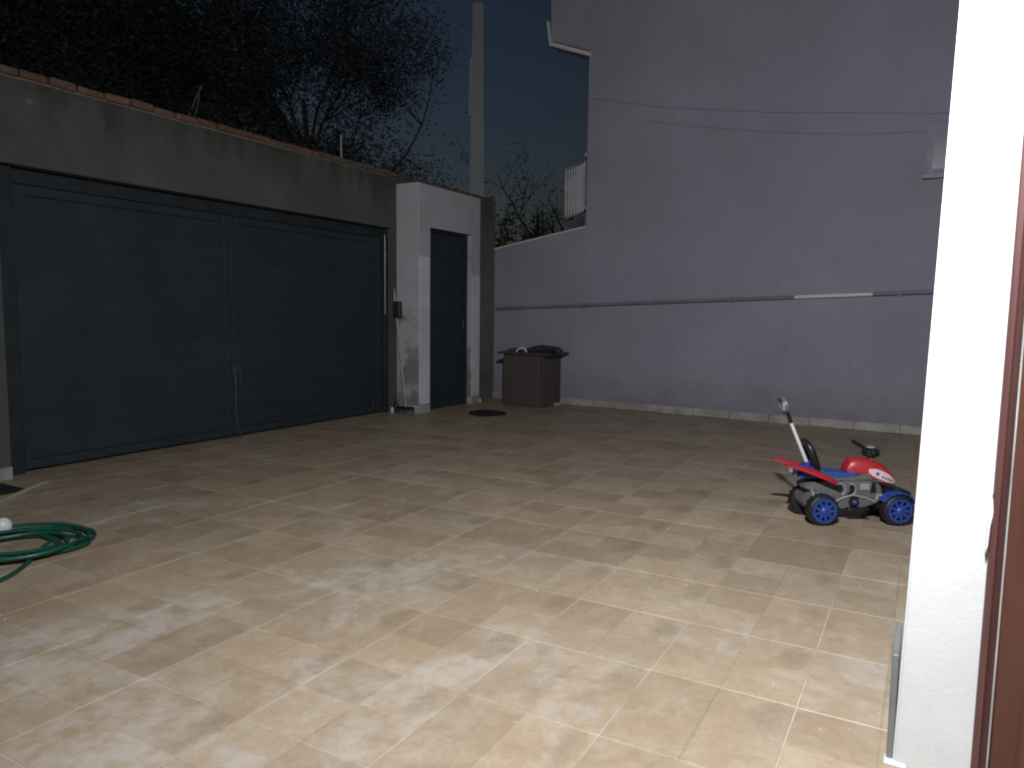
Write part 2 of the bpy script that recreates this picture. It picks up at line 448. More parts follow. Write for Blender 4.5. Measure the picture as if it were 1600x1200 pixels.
# wooded rise beyond the street
hb = MB()
hx, hy = 40, 14
hv = {}
for i in range(hx + 1):
    for j in range(hy + 1):
        x = -70 + i * 4.2; y = 19 + j * 4.0
        t = min(1, j / 7.0)
        z = -0.3 + (t * t * (3 - 2 * t)) * (24 + 1.8 * math.sin(x * 0.11) + 1.1 * math.sin(x * 0.31 + y * 0.2)) * (1.0 - 0.93 * max(0, min(1, (x - 32) / 24.0)))
        hv[i, j] = hb.bm.verts.new((x, y, z))
for i in range(hx):
    for j in range(hy):
        hb.bm.faces.new((hv[i, j], hv[i + 1, j], hv[i + 1, j + 1], hv[i, j + 1]))
tag(hb.build('hill', M['hillside'], smooth=True), 'dark hillside rising behind the street trees', 'hill', kind='structure')

# ------------------------------------------------------------------ courtyard floor of single tiles
PU, PV = 0.455, 0.47
fl = MB(); fl.box((-1.6, -2.2, -0.11), (9.35, 6.0, -0.0022))
floor = fl.build('courtyard_floor', M['grout'])
tag(floor, 'beige glazed tile floor of the courtyard with pale joints', 'floor', kind='structure')
tb = MB(); tb.box((-0.2258, -0.2333, -0.010), (0.2258, 0.2333, 0.0), 0.0018)
t0 = tb.build('tile', M['tile'], floor)
uvl = t0.data.uv_layers.new(name="UVMap")
for poly in t0.data.polygons:
    for li in poly.loop_indices:
        co = t0.data.vertices[t0.data.loops[li].vertex_index].co
        uvl.data[li].uv = (co.x / 0.4516 + 0.5, co.y / 0.4666 + 0.5)
rt = random.Random(3)
first = True
for i in range(-8, 15):
    for j in range(-4, 12):
        u = 2.335 + PU * (i + 0.5); v = 0.295 + PV * (j + 0.5)
        if v > 5.75: continue
        d = Vector((u, v, 0)).dot(Fh); l = Vector((u, v, 0)).dot(R0)
        if d < 0.9 or abs(l) > d * 0.78 + 0.75: continue
        loc = (u + rt.uniform(-.0008, .0008), v + rt.uniform(-.0008, .0008), rt.uniform(-0.0008, 0.0006))
        rot = (rt.uniform(-.0016, .0016), rt.uniform(-.0016, .0016), rt.uniform(-.0015, .0015))
        if first:
            t0.location = loc; t0.rotation_euler = rot; first = False
        else:
            inst(t0, 'tile', loc, floor, rot)

# ------------------------------------------------------------------ gate wall
GY = 5.64           # inner face of the wall
GT = 2.80           # top of the render, bricks above
gw = empty('gate_wall', (2.0, GY, 0))
tag(gw, 'long grey cement wall over the dark driveway gate, capped with bare bricks', 'wall')
def loc_box(mb, parent, a, b, bev=0.0):
    l = parent.location
    return mb.box(Vector(a) - l, Vector(b) - l, bev)
w = MB()
loc_box(w, gw, (0.6, GY, -0.1), (2.74, GY + 0.22, GT))
loc_box(w, gw, (2.74, GY, 2.21), (7.02, GY + 0.22, GT))
loc_box(w, gw, (7.02, GY, -0.1), (9.30, GY + 0.22, GT))
w.build('wall', M['cement'], gw)
w = MB(); loc_box(w, gw, (0.6, GY + 0.004, GT), (9.30, GY + 0.216, GT + 0.014)); w.build('mortar_bed', M['mortar'], gw)
w = MB(); loc_box(w, gw, (2.60, GY - 0.03, -0.05), (2.735, GY - 0.001, 0.085), 0.004); w.build('plinth', M['skirt'], gw)
bb = MB(); bb.box((-0.094, -0.125, 0), (0.094, 0.125, 0.052), 0.005)
bsrc = None
rb = random.Random(5)
x = 0.75
while x < 9.2:
    loc = (x - 2.0, 0.108 + rb.uniform(-.014, .010), GT + 0.011 + rb.uniform(0, .004))
    rot = (rb.uniform(-.03, .03), rb.uniform(-.025, .025), rb.uniform(-.045, .045))
    if bsrc is None:
        bsrc = bb.build('brick', M['brickm'], gw); bsrc.location = loc; bsrc.rotation_euler = rot
    else:
        inst(bsrc, 'brick', loc, gw, rot, (1 + rb.uniform(-.04, .03), 1, 1 + rb.uniform(-.08, .1)))
    x += 0.203 + rb.uniform(-.004, .008)
# small round lump of mortar on the wall near its left end
w = MB(); w.lathe([(0.004, -0.012), (0.022, -0.006), (0.026, 0.0), (0.002, 0.0001)], axis='y', n=10)
o = w.build('mortar_lump', M['lump'], gw, True); o.location = (2.985 - 2.0, 0.0, 2.664)

# ------------------------------------------------------------------ driveway gate
GD = 5.745           # front face of the gate leaves
gf = empty('driveway_gate', (2.74, GD, 0))
tag(gf, 'wide dark navy ribbed metal driveway gate with two leaves', 'gate')
def part(parent, name, mat, a, b, bev=0.0, smooth=False):
    l = parent.location
    return MB().box(Vector(a) - l, Vector(b) - l, bev).build(name, mat, parent, smooth)
part(gf, 'post', M['gatedark'], (2.742, GD - 0.05, -0.002), (2.865, GD + 0.07, 2.20), 0.006)
part(gf, 'post', M['gatedark'], (6.955, GD - 0.05, -0.002), (7.018, GD + 0.07, 2.20), 0.006)
part(gf, 'top_rail', M['gatedark'], (2.867, GD + 0.012, 2.096), (6.953, GD + 0.07, 2.205), 0.006)  # coloured darker than the leaves, painting in shade under the lintel
part(gf, 'highlight_strip', M['steel'], (6.943, GD - 0.062, 1.18), (6.953, GD - 0.052, 2.12), 0.002)  # thin pale strip painting in a highlight along the post
def gate_leaf(x0, x1, label):
    r = empty('gate_leaf', ((x0 + x1) / 2, GD, 0)); r['label'] = label
    part(r, 'stile', M['gate'], (x0, GD - 0.008, 0.02), (x0 + 0.07, GD + 0.03, 2.09), 0.004)
    part(r, 'stile', M['gate'], (x1 - 0.07, GD - 0.008, 0.02), (x1, GD + 0.03, 2.09), 0.004)
    part(r, 'rail', M['gate'], (x0 + 0.0705, GD - 0.006, 0.02), (x1 - 0.071, GD + 0.03, 0.09), 0.004)
    part(r, 'rail', M['gate'], (x0 + 0.0705, GD - 0.006, 2.02), (x1 - 0.071, GD + 0.03, 2.09), 0.004)
    z = 0.093
    n = 11
    h = (2.017 - 0.093) / n
    for k in range(n):
        prof = [(0.0012, z + 0.0006), (-0.0004, z + 0.007), (-0.0004, z + h - 0.007), (0.0012, z + h - 0.0006), (0.012, z + h - 0.0006), (0.012, z + 0.0006)]
        mb = MB(); mb.prism(prof, 'x', x0 + 0.072 - r.location.x, x1 - 0.072 - r.location.x)
        mb.build('panel', M['gate'], r)
        z += h
    part(r, 'backing', M['gatedark'], (x0 + 0.02, GD + 0.013, 0.05), (x1 - 0.02, GD + 0.025, 2.06))
    return r
gl = gate_leaf(2.872, 4.755, 'left leaf of the dark navy ribbed metal driveway gate')
gr = gate_leaf(4.763, 6.948, 'right leaf of the dark navy driveway gate with latch and drop bolt')
part(gr, 'latch_plate', M['iron'], (4.735, GD - 0.034, 0.60), (4.83, GD - 0.024, 0.70), 0.003)
mb = MB(); mb.tube([(4.75 - gr.location.x, -0.045, 0.46), (4.75 - gr.location.x, -0.045, 0.66)], 0.012, 8); mb.build('latch_bolt', M['iron'], gr, True)
mb = MB(); mb.tube([(4.81 - gr.location.x, -0.045, 0.50), (4.81 - gr.location.x, -0.05, 0.64)], 0.009, 8); mb.build('handle', M['iron'], gr, True)
mb = MB(); mb.tube([(4.755 - gr.location.x, -0.04, 0.60), (4.757 - gr.location.x, -0.04, 0.25), (4.77 - gr.location.x, -0.042, 0.10), (4.80 - gr.location.x, -0.05, 0.004)], 0.008, 8); mb.build('drop_bolt', M['iron'], gr, True)
part(gr, 'bottom_bracket', M['iron'], (6.74, GD - 0.03, 0.06), (6.77, GD - 0.0225, 0.16), 0.002)
for r in (gl, gr):
    r.location = r.location - gf.location; r.parent = gf

# ------------------------------------------------------------------ entry portal with the street door
PF = 5.30
po = empty('entry_portal', (7.1, PF, 0))
tag(po, 'blotchy whitewashed cement porch block around the narrow street door', 'portal')
def ppart(name, mat, a, b, bev=0.0): return part(po, name, mat, a, b, bev)
mb = MB()
mb.prism([(0.0, 0.10), (0.218, 0.10), (0.218, 2.145 + 0.10), (1.162, 2.245), (1.162, 0.10), (1.362, 0.10), (1.362, 2.735), (0.0, 2.735)], 'y', 0.0, GY - 0.002 - PF, 0.010, 2)
mb.build('wall', M['portal'], po)
ppart('plaster_coat', M['limewash'], (7.108, PF - 0.006, 0.105), (7.3165, PF + 0.004, 1.88), 0.003)
ppart('plaster_coat', M['limewash'], (8.2635, PF - 0.005, 0.105), (8.455, PF + 0.004, 1.72), 0.003)
ppart('base_tile', M['skirt'], (7.094, PF - 0.006, -0.002), (7.324, GY - 0.002, 0.0985), 0.004)
ppart('base_tile', M['skirt'], (8.258, PF - 0.006, -0.002), (8.468, GY - 0.002, 0.0985), 0.004)
dr = empty('street_door', (7.79, PF + 0.1, 0))
tag(dr, 'narrow dark navy metal street door set in the whitewashed porch block', 'door')
part(dr, 'door_leaf', M['gate'], (7.36, PF + 0.105, 0.012), (8.222, PF + 0.14, 2.20), 0.004)
part(dr, 'door_jamb', M['gatedark'], (7.3195, PF + 0.07, 0.0), (7.356, PF + 0.16, 2.2435), 0.003)
part(dr, 'door_jamb', M['gatedark'], (8.226, PF + 0.07, 0.0), (8.2605, PF + 0.16, 2.2435), 0.003)
part(dr, 'door_head', M['gatedark'], (7.3565, PF + 0.07, 2.204), (8.2255, PF + 0.16, 2.2435), 0.003)
for zz in (0.10, 1.16):
    part(dr, 'door_panel', M['gate'], (7.44, PF + 0.098, zz), (8.14, PF + 0.1045, zz + 0.98), 0.003)
mb = MB(); mb.tube([(0.37, -0.03, 1.0), (0.37, -0.03, 1.12)], 0.008, 8); mb.build('door_handle', M['iron'], dr, True)

pier = MB(); pier.box((8.464, 5.45, -0.1), (9.11, GY - 0.001, 2.80), 0.01)
tag(pier.build('corner_pier', M['pier']), 'dark bare cement pier in the corner between porch block and mauve wall', 'pier')

# ------------------------------------------------------------------ neighbour house and boundary wall
def wx(v): return 8.69 + 0.073 * v
nh = empty('neighbour_house', (9.0, 4.0, 0))
tag(nh, 'tall mauve painted side wall of the house next door with balcony and eave', 'house')
def npoly(name, poly, z0, z1, mat, parent=nh, bev=0.0):
    mb = MB(); mb.prism([(p - 9.0, q - 4.0) for p, q in poly], 'z', z0, z1, bev)
    return mb.build(name, mat, parent)
npoly('wall', [(wx(-6), -6), (wx(4.0), 4.0), (12.6, 5.42), (14.5, -5.5)], -0.1, 5.75, M['mauve'])
mb = MB()
mb.prism([(3.90 - 4.0, 4.55), (4.55 - 4.0, 4.80), (4.60 - 4.0, 5.76), (3.90 - 4.0, 5.76)], 'x', wx(4.2) + 0.012 - 9.0, 9.22 - 9.0)
mb.build('upper_volume', M['mauve'], nh)
npoly('roof', [(8.15, -6.4), (8.15, 4.3), (9.0, 4.72), (9.22, 4.70), (12.4, 5.3), (15, -6)], 5.762, 5.95, M['mortar'])
def beamseg(mb, a, b, wd, h, off=Vector((9.0, 4.0, 0))):
    a = Vector(a) - off; b = Vector(b) - off
    t = (b - a); t.z = 0; t.normalize(); n = Vector((-t.y, t.x, 0)) * wd * 0.5
    mb.hexa([a - n, b - n, b + n, a + n] + [q + Vector((0, 0, h)) for q in (a - n, b - n, b + n, a + n)])
xs_ = wx(4.2) - 9.0
mb = MB(); mb.prism([(-0.02, 4.505), (0.575, 4.735), (0.575, 4.79), (-0.02, 4.56)], 'x', xs_ - 0.03, 9.24 - 9.0, 0.004, 1); mb.build('gutter', M['trim'], nh)
mb = MB(); mb.prism([(0.552, 4.79), (0.585, 4.79), (0.62, 5.05), (0.59, 5.05)], 'x', xs_ - 0.03, xs_ + 0.10, 0.004, 1); mb.build('gutter_end', M['trim'], nh)
# balcony: curved slab, handrail, single balusters
arc = []
for k in range(13):
    t = 0.22 + 0.78 * k / 12.0
    p0 = Vector((9.35, 4.25, 0)); p1 = Vector((10.05, 4.36, 0)); p2 = Vector((10.46, 5.03, 0))
    arc.append((1 - t) ** 2 * p0 + 2 * t * (1 - t) * p1 + t * t * p2)
back = [Vector((10.85, 4.72, 0)), Vector((10.3, 4.50, 0)), Vector((9.6, 4.22, 0))]
npoly('balcony_slab', [(p.x, p.y) for p in arc] + [(p.x, p.y) for p in back], 2.46, 2.64, M['mauve'])
off = Vector((9.0, 4.0, 0))
mb = MB(); mb.tube([p - off + Vector((0.015, -.02, 3.44)) for p in arc], 0.028, 8); mb.build('handrail', M['trim'], nh, True)
mb = MB(); mb.tube([p - off + Vector((0.015, -.02, 2.71)) for p in arc], 0.02, 8); mb.build('bottom_rail', M['trim'], nh, True)
bal = MB(); bal.lathe([(0.017, 0), (0.017, 0.08), (0.026, 0.2), (0.02, 0.36), (0.026, 0.5), (0.017, 0.62), (0.017, 0.74)], n=8)
bs = bal.build('baluster', M['trim'], nh, True)
cnt = 0
seglen = [0.0]
for k in range(12): seglen.append(seglen[-1] + (arc[k + 1] - arc[k]).length)
sdist = seglen[-1]
while sdist > 0.12:
    k = max(i for i in range(12) if seglen[i] <= sdist + 1e-6)
    t = (sdist - seglen[k]) / (seglen[k + 1] - seglen[k])
    p = arc[k].lerp(arc[k + 1], t) - off + Vector((0.015, -.02, 2.70))
    if cnt == 0: bs.location = p
    else: inst(bs, 'baluster', p, nh)
    cnt += 1; sdist -= 0.085
# window far down the wall, half behind the white house corner
mb = MB()
for a, b in (((wx(-.4) - .055, -0.95, 2.615), (wx(-.4) + .05, 0.16, 2.655)),): mb.box(Vector(a) - off, Vector(b) - off, 0.004)
mb.build('window_sill', M['soffit'], nh)
wp = MB(); wp.box(Vector((8.672, -0.90, 2.66)) - off, Vector((8.78, 0.13, 3.15)) - off); wp.build('window_frame', M['winframe'], nh)
wp = MB(); wp.box(Vector((8.6655, -0.84, 2.71)) - off, Vector((8.6715, 0.08, 3.10)) - off); wp.build('window_pane', M['glass'], nh)
# skirting tiles along the foot of the wall
ks = MB(); ks.box((-0.012, -0.222, 0), (0.012, 0.222, 0.093), 0.003)
ksrc = None
ang = math.atan(0.073)
v = -1.8
while v < 4.0:
    c = (wx(v) - 0.0125 - 9.0, v - 4.0, 0.001 + rb.uniform(0, .004))
    if ksrc is None: ksrc = ks.build('skirting_tile', M['skirt'], nh); ksrc.location = c; ksrc.rotation_euler = (0, 0, -ang)
    else: inst(ksrc, 'skirting_tile', c, nh, (0, 0, -ang + rb.uniform(-.006, .006)))
    v += 0.449

bw = empty('boundary_wall', (9.05, 4.7, 0))
tag(bw, 'low mauve boundary wall with sloping white edge left of the neighbour house', 'wall')
z0, z1 = 2.35, 2.075
y0, y1 = 3.9995, 5.72
def bwp(x, y, z): return (x - 9.05, y - 4.7, z)
mb = MB(); mb.hexa([bwp(wx(y0), y0, -0.1), bwp(wx(y0) + .16, y0, -0.1), bwp(wx(y1) + .16, y1, -0.1), bwp(wx(y1), y1, -0.1),
                    bwp(wx(y0), y0, z0), bwp(wx(y0) + .16, y0, z0), bwp(wx(y1) + .16, y1, z1), bwp(wx(y1), y1, z1)])
mb.build('wall', M['mauve'], bw)
mb = MB(); mb.hexa([bwp(wx(y0) - .012, y0 + .002, z0 + .001), bwp(wx(y0) + .17, y0 + .002, z0 + .001), bwp(wx(y1) + .17, y1, z1 + .001), bwp(wx(y1) - .012, y1, z1 + .001),
                    bwp(wx(y0) - .012, y0 + .002, z0 + .022), bwp(wx(y0) + .17, y0 + .002, z0 + .022), bwp(wx(y1) + .17, y1, z1 + .022), bwp(wx(y1) - .012, y1, z1 + .022)])
mb.build('capping', M['trim'], bw)
v = v + 0.0
while v < 5.5:
    inst(ksrc, 'skirting_tile', (wx(v) - 0.0125 - 9.05, v - 4.7, 0.002), bw, (0, 0, -ang))
    v += 0.449

# grey conduit across both walls, with one pale section painting in the lamp glint, on clips
def wallp(v, z, d=0.03): return Vector((wx(v) - d, v, z))
def pz(v): return 1.285 + (5.44 - v) * 0.0365
cd = empty('wall_conduit', wallp(2.8, 0))
tag(cd, 'long grey conduit pipe running level across the mauve wall', 'pipe')
mb = MB(); mb.tube([wallp(v, pz(v)) - cd.location for v in (5.40, 4.6, 3.9, 3.2, 2.5, 1.8, 1.2, 0.55, 0.0, -0.9, -1.8)], 0.02, 10); mb.build('pipe', M['pipe'], cd, True)
mb = MB(); mb.tube([wallp(v, pz(v)) - cd.location for v in (1.34, 1.31, 0.9, 0.58, 0.55)], [0.0201, 0.0208, 0.0222, 0.0208, 0.0201], 12); mb.build('painted_glint', M['pvc'], cd, True)
for v in (5.0, 4.0, 3.0, 2.05, 1.5, 0.3):
    mb = MB(); c = wallp(v, pz(v), 0.02) - cd.location
    mb.box(c - Vector((.0195, .012, .032)), c + Vector((.018, .012, .032)), 0.004); mb.build('clip', M['pipe'], cd)
# two thin sagging lines, slightly darker than the paint, high on the wall
def sag_line(name, pts, label, r=0.005):
    mb = MB(); o = pts[0]
    out = []
    for (va, za), (vb, zb) in zip(pts[:-1], pts[1:]):
        for k in range(6):
            t = k / 6.0
            out.append(wallp(va + (vb - va) * t, za + (zb - za) * t, 0.012))
    out.append(wallp(pts[-1][0], pts[-1][1], 0.012))
    base = out[0].copy()
    ob = mb.tube([p - base for p in out], r, 6).build(name, M['line_tone'], None, True); ob.location = base
    return tag(ob, label, 'sag_line', 'thin lines on the mauve wall')
sag_line('wall_line', [(3.96, 3.98), (2.95, 3.725), (1.73, 3.50), (0.75, 3.36), (0.1, 3.26), (-1.0, 3.16)], 'upper thin line sagging across the mauve house wall', 0.0032)
sag_line('wall_line', [(3.2, 3.60), (2.5, 3.44), (1.6, 3.26), (0.7, 3.13), (-0.6, 3.05)], 'lower fainter line sagging across the mauve house wall', 0.002)

# ------------------------------------------------------------------ white house corner, wooden door
hw = empty('house_wall', (2.164, 0, 0))
tag(hw, 'bright white plastered house corner standing close on the right', 'wall')
mb = MB()
for (ya, yb, ta, tb_, x1) in ((0.026, -0.170, -0.034, -0.195, 0.26),):
    mb.hexa([(0, yb, -0.1), (x1, yb, -0.1), (x1, ya, -0.1), (0, ya, -0.1), (0.0, tb_ + .02, 2.75), (x1, tb_ + .02, 2.75), (x1, ta, 2.75), (0, ta, 2.75)])
bmesh.ops.bevel(mb.bm, geom=[e for e in mb.bm.edges if abs(e.verts[0].co.z - e.verts[1].co.z) > 1], offset=0.006, segments=3, affect='EDGES')
mb.build('wall', M['white'], hw)
mb = MB(); mb.box((0.012, -1.9, -0.1), (0.26, -1.19, 2.75)); mb.build('wall', M['white'], hw)
mb = MB(); mb.box((0.012, -1.19, 2.26), (0.26, -0.176, 2.75)); mb.build('wall', M['white'], hw)
mb = MB(); mb.box((0.012, 0.0225, -0.002), (0.262, 0.040, 0.30), 0.003); mb.build('edge_tile', M['greytile'], hw)
mb = MB(); mb.box((-0.014, -0.01, -0.002), (0.03, 0.046, 0.006), 0.003); mb.build('mortar_blob', M['limewash'], hw)
# ragged plaster flake on the casing edge
mb = MB(); mb.prism([(-0.150, 0.775), (-0.156, 0.775), (-0.159, 0.755), (-0.161, 0.73), (-0.160, 0.715), (-0.1565, 0.69), (-0.1555, 0.64), (-0.150, 0.62)], 'x', -0.0245, 0.0, 0.0015, 1); mb.build('plaster_flake', M['white'], hw)
df = empty('door_frame', (2.164, -0.177, 0)); df.rotation_euler = (0.0075, 0, 0)
tag(df, 'reddish varnished wooden casing at the right edge beside the white wall', 'door frame')
mb = MB()
prof = [(0.010, 0.024), (-0.018, 0.024), (-0.022, 0.0205), (-0.022, 0.010), (-0.014, 0.004), (-0.022, -0.001), (-0.012, -0.008), (0.010, -0.008)]
mb.prism([(a, b) for a, b in prof], 'z', -0.002, 2.26); mb.build('casing', M['casing'], df, True)
mb = MB(); mb.box((-0.012, -0.0125, 0), (0.015, -0.0085, 2.25)); mb.build('gap_seal', M['skirt'], df)
wd = empty('wooden_door', (2.164, -0.7, 0))
tag(wd, 'dark red-brown varnished wooden door at the far right edge', 'door')
mb = MB(); mb.box((-0.008, -0.29, 0.01), (0.03, 0.507, 2.25), 0.003); mb.build('door_leaf', M['wood'], wd)
mb = MB(); mb.box((-0.020, -0.2, 0.2), (-0.0082, 0.40, 0.95), 0.008); mb.build('door_panel', M['wood'], wd)
mb = MB(); mb.box((-0.020, -0.2, 1.15), (-0.0082, 0.40, 2.1), 0.008); mb.build('door_panel', M['wood'], wd)

# porch beam and the hanging lamp that lights the yard (above and beside the camera)
pb = empty('porch_beam', (0.57, 0.12, 0.12))
tag(pb, 'wooden porch beam carrying the floodlight over the viewer', 'beam')
mb = MB(); mb.box((-0.05, -2.5, 3.02), (0.05, 0.14, 3.16), 0.006); mb.build('beam', M['beam'], pb)
mb = MB(); mb.box((-0.07, -2.45, -0.122), (0.07, -2.31, 3.02), 0.006); mb.build('post', M['beam'], pb)
lp = empty('floodlight', LAMP_POS)
lp.rotation_euler = Vector(LAMP_AIM).to_track_quat('-Z', 'Y').to_euler()
tag(lp, 'small white LED floodlight fixed under the porch beam', 'floodlight')
mb = MB(); mb.box((-.095, -.07, .004), (.095, .07, .045), .008); mb.build('housing', M['white_plastic'], lp)
mb = MB()
for k in range(7): mb.box((-.075 + k * .0225, -.055, .045), (-.068 + k * .0225, .055, .062), 0)
mb.build('cooling_fins', M['white_plastic'], lp)
emi, nt, b = base_mat("lamp_glass", 0.4)
b.inputs['Base Color'].default_value = (0.9, 0.9, 0.9, 1)
b.inputs['Emission Color'].default_value = (*LAMP_COLOR, 1)
b.inputs['Emission Strength'].default_value = 30.0
mb = MB(); mb.box((-.08, -.055, -.002), (.08, .055, .0039), .001); mb.build('lamp_glass', emi, lp)
iv = lp.rotation_euler.to_matrix().inverted()
mb = MB(); mb.tube([Vector((0, 0, .05)), iv @ Vector((-.03, 0, .30)) ], .009, 8); mb.build('bracket', M['iron'], lp, True)
ld = bpy.data.lights.new('floodlight_beam', 'AREA')
ld.shape = 'RECTANGLE'; ld.size = 0.15; ld.size_y = 0.10
ld.energy = LAMP_POWER; ld.color = LAMP_COLOR
lo = bpy.data.objects.new('floodlight_beam', ld); col.objects.link(lo); lo.parent = lp; lo.location = (0, 0, -0.006)

# ------------------------------------------------------------------ utility pole
up = empty('utility_pole', (12.62, 8.0, -0.12))
tag(up, 'tall tapered concrete utility pole rising behind the gate wall', 'utility pole')
mb = MB()
def polesec(z, wv): return [(-wv * .5, -wv * .36, z), (wv * .5, -wv * .36, z), (wv * .5, wv * .36, z), (-wv * .5, wv * .36, z)]
mb.hexa(polesec(0, .36) + polesec(7.33, .205))
bmesh.ops.bevel(mb.bm, geom=[e for e in mb.bm.edges], offset=0.018, segments=2, affect='EDGES')
mb.build('shaft', M['pole'], up).rotation_euler = (0, 0, R(-58))
mb = MB(); mb.tube([(-.105, .115, 5.2), (-.09, .105, 5.9), (-.085, .10, 6.3)], 0.022, 8); mb.build('conduit', M['pvc'], up, True)
# ------------------------------------------------------------------ trees
def tree(name, base, height, spread, nleaf, leafsize, label, seed, leafmat, barkmat=None, trunk_r=0.16, lean=(0, 0), levels=3, first_fork=0.3):
    rn = random.Random(seed)
    root = empty(name, base)
    tag(root, label, 'tree', 'trees beyond the gate wall')
    tk = MB(); tips = []
    def branch(p, d, L, r, lev):
        k = 5
        pts = [p.copy()]; rads = [r]
        q = p.copy(); dd = d.copy()
        for i in range(k):
            dd = (dd + Vector((rn.uniform(-.22, .22), rn.uniform(-.22, .22), rn.uniform(-.05, .16)))).normalized()
            q = q + dd * (L / k); pts.append(q.copy()); rads.append(max(0.006, r * (1 - 0.72 * (i + 1) / k)))
        tk.tube(pts, rads, 7 if lev == 0 else 5, True)
        if lev >= 1: tips.extend(pts[2:])
        if lev < levels:
            n = rn.randint(4, 6) if lev == 0 else rn.randint(3, 4)
            for i in range(n):
                t = rn.uniform(first_fork if lev == 0 else 0.3, 1.0)
                idx = min(k, max(1, int(t * k)))
                a = rn.uniform(0, 6.283)
                side = Vector((math.cos(a), math.sin(a), 0))
                nd = (dd * rn.uniform(0.35, 0.8) + side * rn.uniform(.5, 1.0) * spread + Vector((0, 0, rn.uniform(0, .4)))).normalized()
                branch(pts[idx], nd, L * rn.uniform(.5, .72), rads[idx] * rn.uniform(.55, .75), lev + 1)
    branch(Vector((0, 0, -0.1)), Vector((lean[0], lean[1], 1)).normalized(), height * 0.55, trunk_r, 0)
    tk.build('trunk', barkmat or M['bark'], root, True)
    if nleaf:
        if nleaf > 5000: nleaf, leafsize = int(nleaf * 1.75), leafsize * 0.62
        LV, LF = [], []
        for i in range(nleaf):
            c = rn.choice(tips) + Vector((rn.gauss(0, .30), rn.gauss(0, .30), rn.gauss(0, .24)))
            a = Vector((rn.uniform(-1, 1), rn.uniform(-1, 1), rn.uniform(-.8, .5))).normalized()
            s2 = a.orthogonal().normalized()
            s2 = (Matrix.Rotation(rn.uniform(0, 6.28), 3, a) @ s2)
            ls = leafsize * rn.uniform(.35, 1.5)
            q = len(LV)
            LV += [c - a * ls, c - a * ls * .2 + s2 * ls * .34, c + a * ls, c - a * ls * .2 - s2 * ls * .34]; LF.append((q, q + 1, q + 2, q + 3))
        me = bpy.data.meshes.new('crown'); me.from_pydata(LV, [], LF); me.materials.append(leafmat)
        o = bpy.data.objects.new('crown', me); col.objects.link(o); o.parent = root
    return root
tree('leafy_tree', (5.4, 12.6, -.12), 10.5, 1.0, 26000, .075, 'dense dark tree over the left end of the gate wall', 11, M['leaf_a'])
tree('leafy_tree', (9.0, 12.2, -.12), 10.0, 1.0, 26000, .07, 'dark spreading tree behind the middle of the gate wall', 12, M['leaf_a'])
tree('leafy_tree', (12.6, 12.4, -.12), 11.0, 1.0, 24000, .07, 'tall dark tree just left of the utility pole', 13, M['leaf_b'])
tree('leafy_tree', (15.2, 16.5, -.12), 11.5, 1.0, 20000, .09, 'distant dark tree whose crown shows behind the utility pole', 14, M['leaf_b'])
tree('leafy_tree', (8.0, 17.5, -.12), 13.0, 1.0, 26000, .11, 'tallest dark tree far behind the gate wall', 15, M['leaf_a'])
tree('leafy_tree', (2.2, 14.0, -.12), 12.0, 1.0, 22000, .09, 'dark tree at the far left top corner', 19, M['leaf_a'])
tree('leafy_tree', (4.0, 19.5, -.12), 14.0, 1.05, 16000, .15, 'high dark crown filling the sky over the left gate leaf', 51, M['leaf_a'])
tree('leafy_tree', (9.5, 21.0, -.12), 14.5, 1.05, 16000, .15, 'distant high dark crown over the right gate leaf', 52, M['leaf_a'])
tree('leafy_tree', (13.5, 20.0, -.12), 14.0, 1.05, 16000, .14, 'distant dim crown left of the pole top', 53, M['leaf_b'])
tree('leafy_tree', (15.4, 13.6, -.12), 11.0, 1.0, 20000, .075, 'thin dim tree directly behind the utility pole', 54, M['leaf_b'])
tree('bare_tree', (21.6, 11.0, -.12), 8.5, .75, 1500, .05, 'thin bare forked tree beyond the low boundary wall', 16, M['leaf_b'], None, .16, (0.02, .05), 3, .45)
tree('bare_tree', (7.0, 9.0, -.12), 5.4, .8, 60, .09, 'sparse pale branched sapling poking above the gate wall', 27, M['leaf_b'], M['palebark'], .045, (-.25, .05), 2, .5)
def bush(base, rad, n, label, seed):
    rn = random.Random(seed)
    root = empty('bush', base); tag(root, label, 'bush', 'bushes beyond the low boundary wall')
    lf = MB()
    for i in range(n):
        d = Vector((rn.gauss(0, 1), rn.gauss(0, 1), rn.gauss(0, 1))).normalized() * (rn.random() ** .4)
        lump = 1 + .22 * math.sin(d.x * 7 + seed) + .18 * math.sin(d.y * 9 + d.z * 5)
        c = Vector((d.x * rad[0], d.y * rad[1], rad[2] + d.z * rad[2])) * lump
        if c.z < 0.02: c.z = abs(c.z)
        a = Vector((rn.uniform(-1, 1), rn.uniform(-1, 1), rn.uniform(-1, 1))).normalized(); s2 = a.orthogonal().normalized()
        ls = rn.uniform(.04, .085)
        lf.quad(c - a * ls, c + s2 * ls * .45, c + a * ls, c - s2 * ls * .45)
    lf.build('foliage', M['leaf_a'], root)
    st = MB()
    for k in range(5):
        st.tube([(rn.uniform(-.2, .2), rn.uniform(-.2, .2), -.05), (rn.uniform(-.5, .5) * rad[0], rn.uniform(-.5, .5) * rad[1], rad[2] * 1.3)], [.03, .012], 5)
    st.build('stem', M['bark'], root)
bush((15.9, 9.1, -.12), (1.1, 1.1, 1.75), 9500, 'dark rounded bush beyond the low boundary wall near the pole', 41)
bush((18.2, 9.4, -.12), (1.6, 1.3, 1.55), 8500, 'low dark hedge bush beside the neighbour balcony', 42)
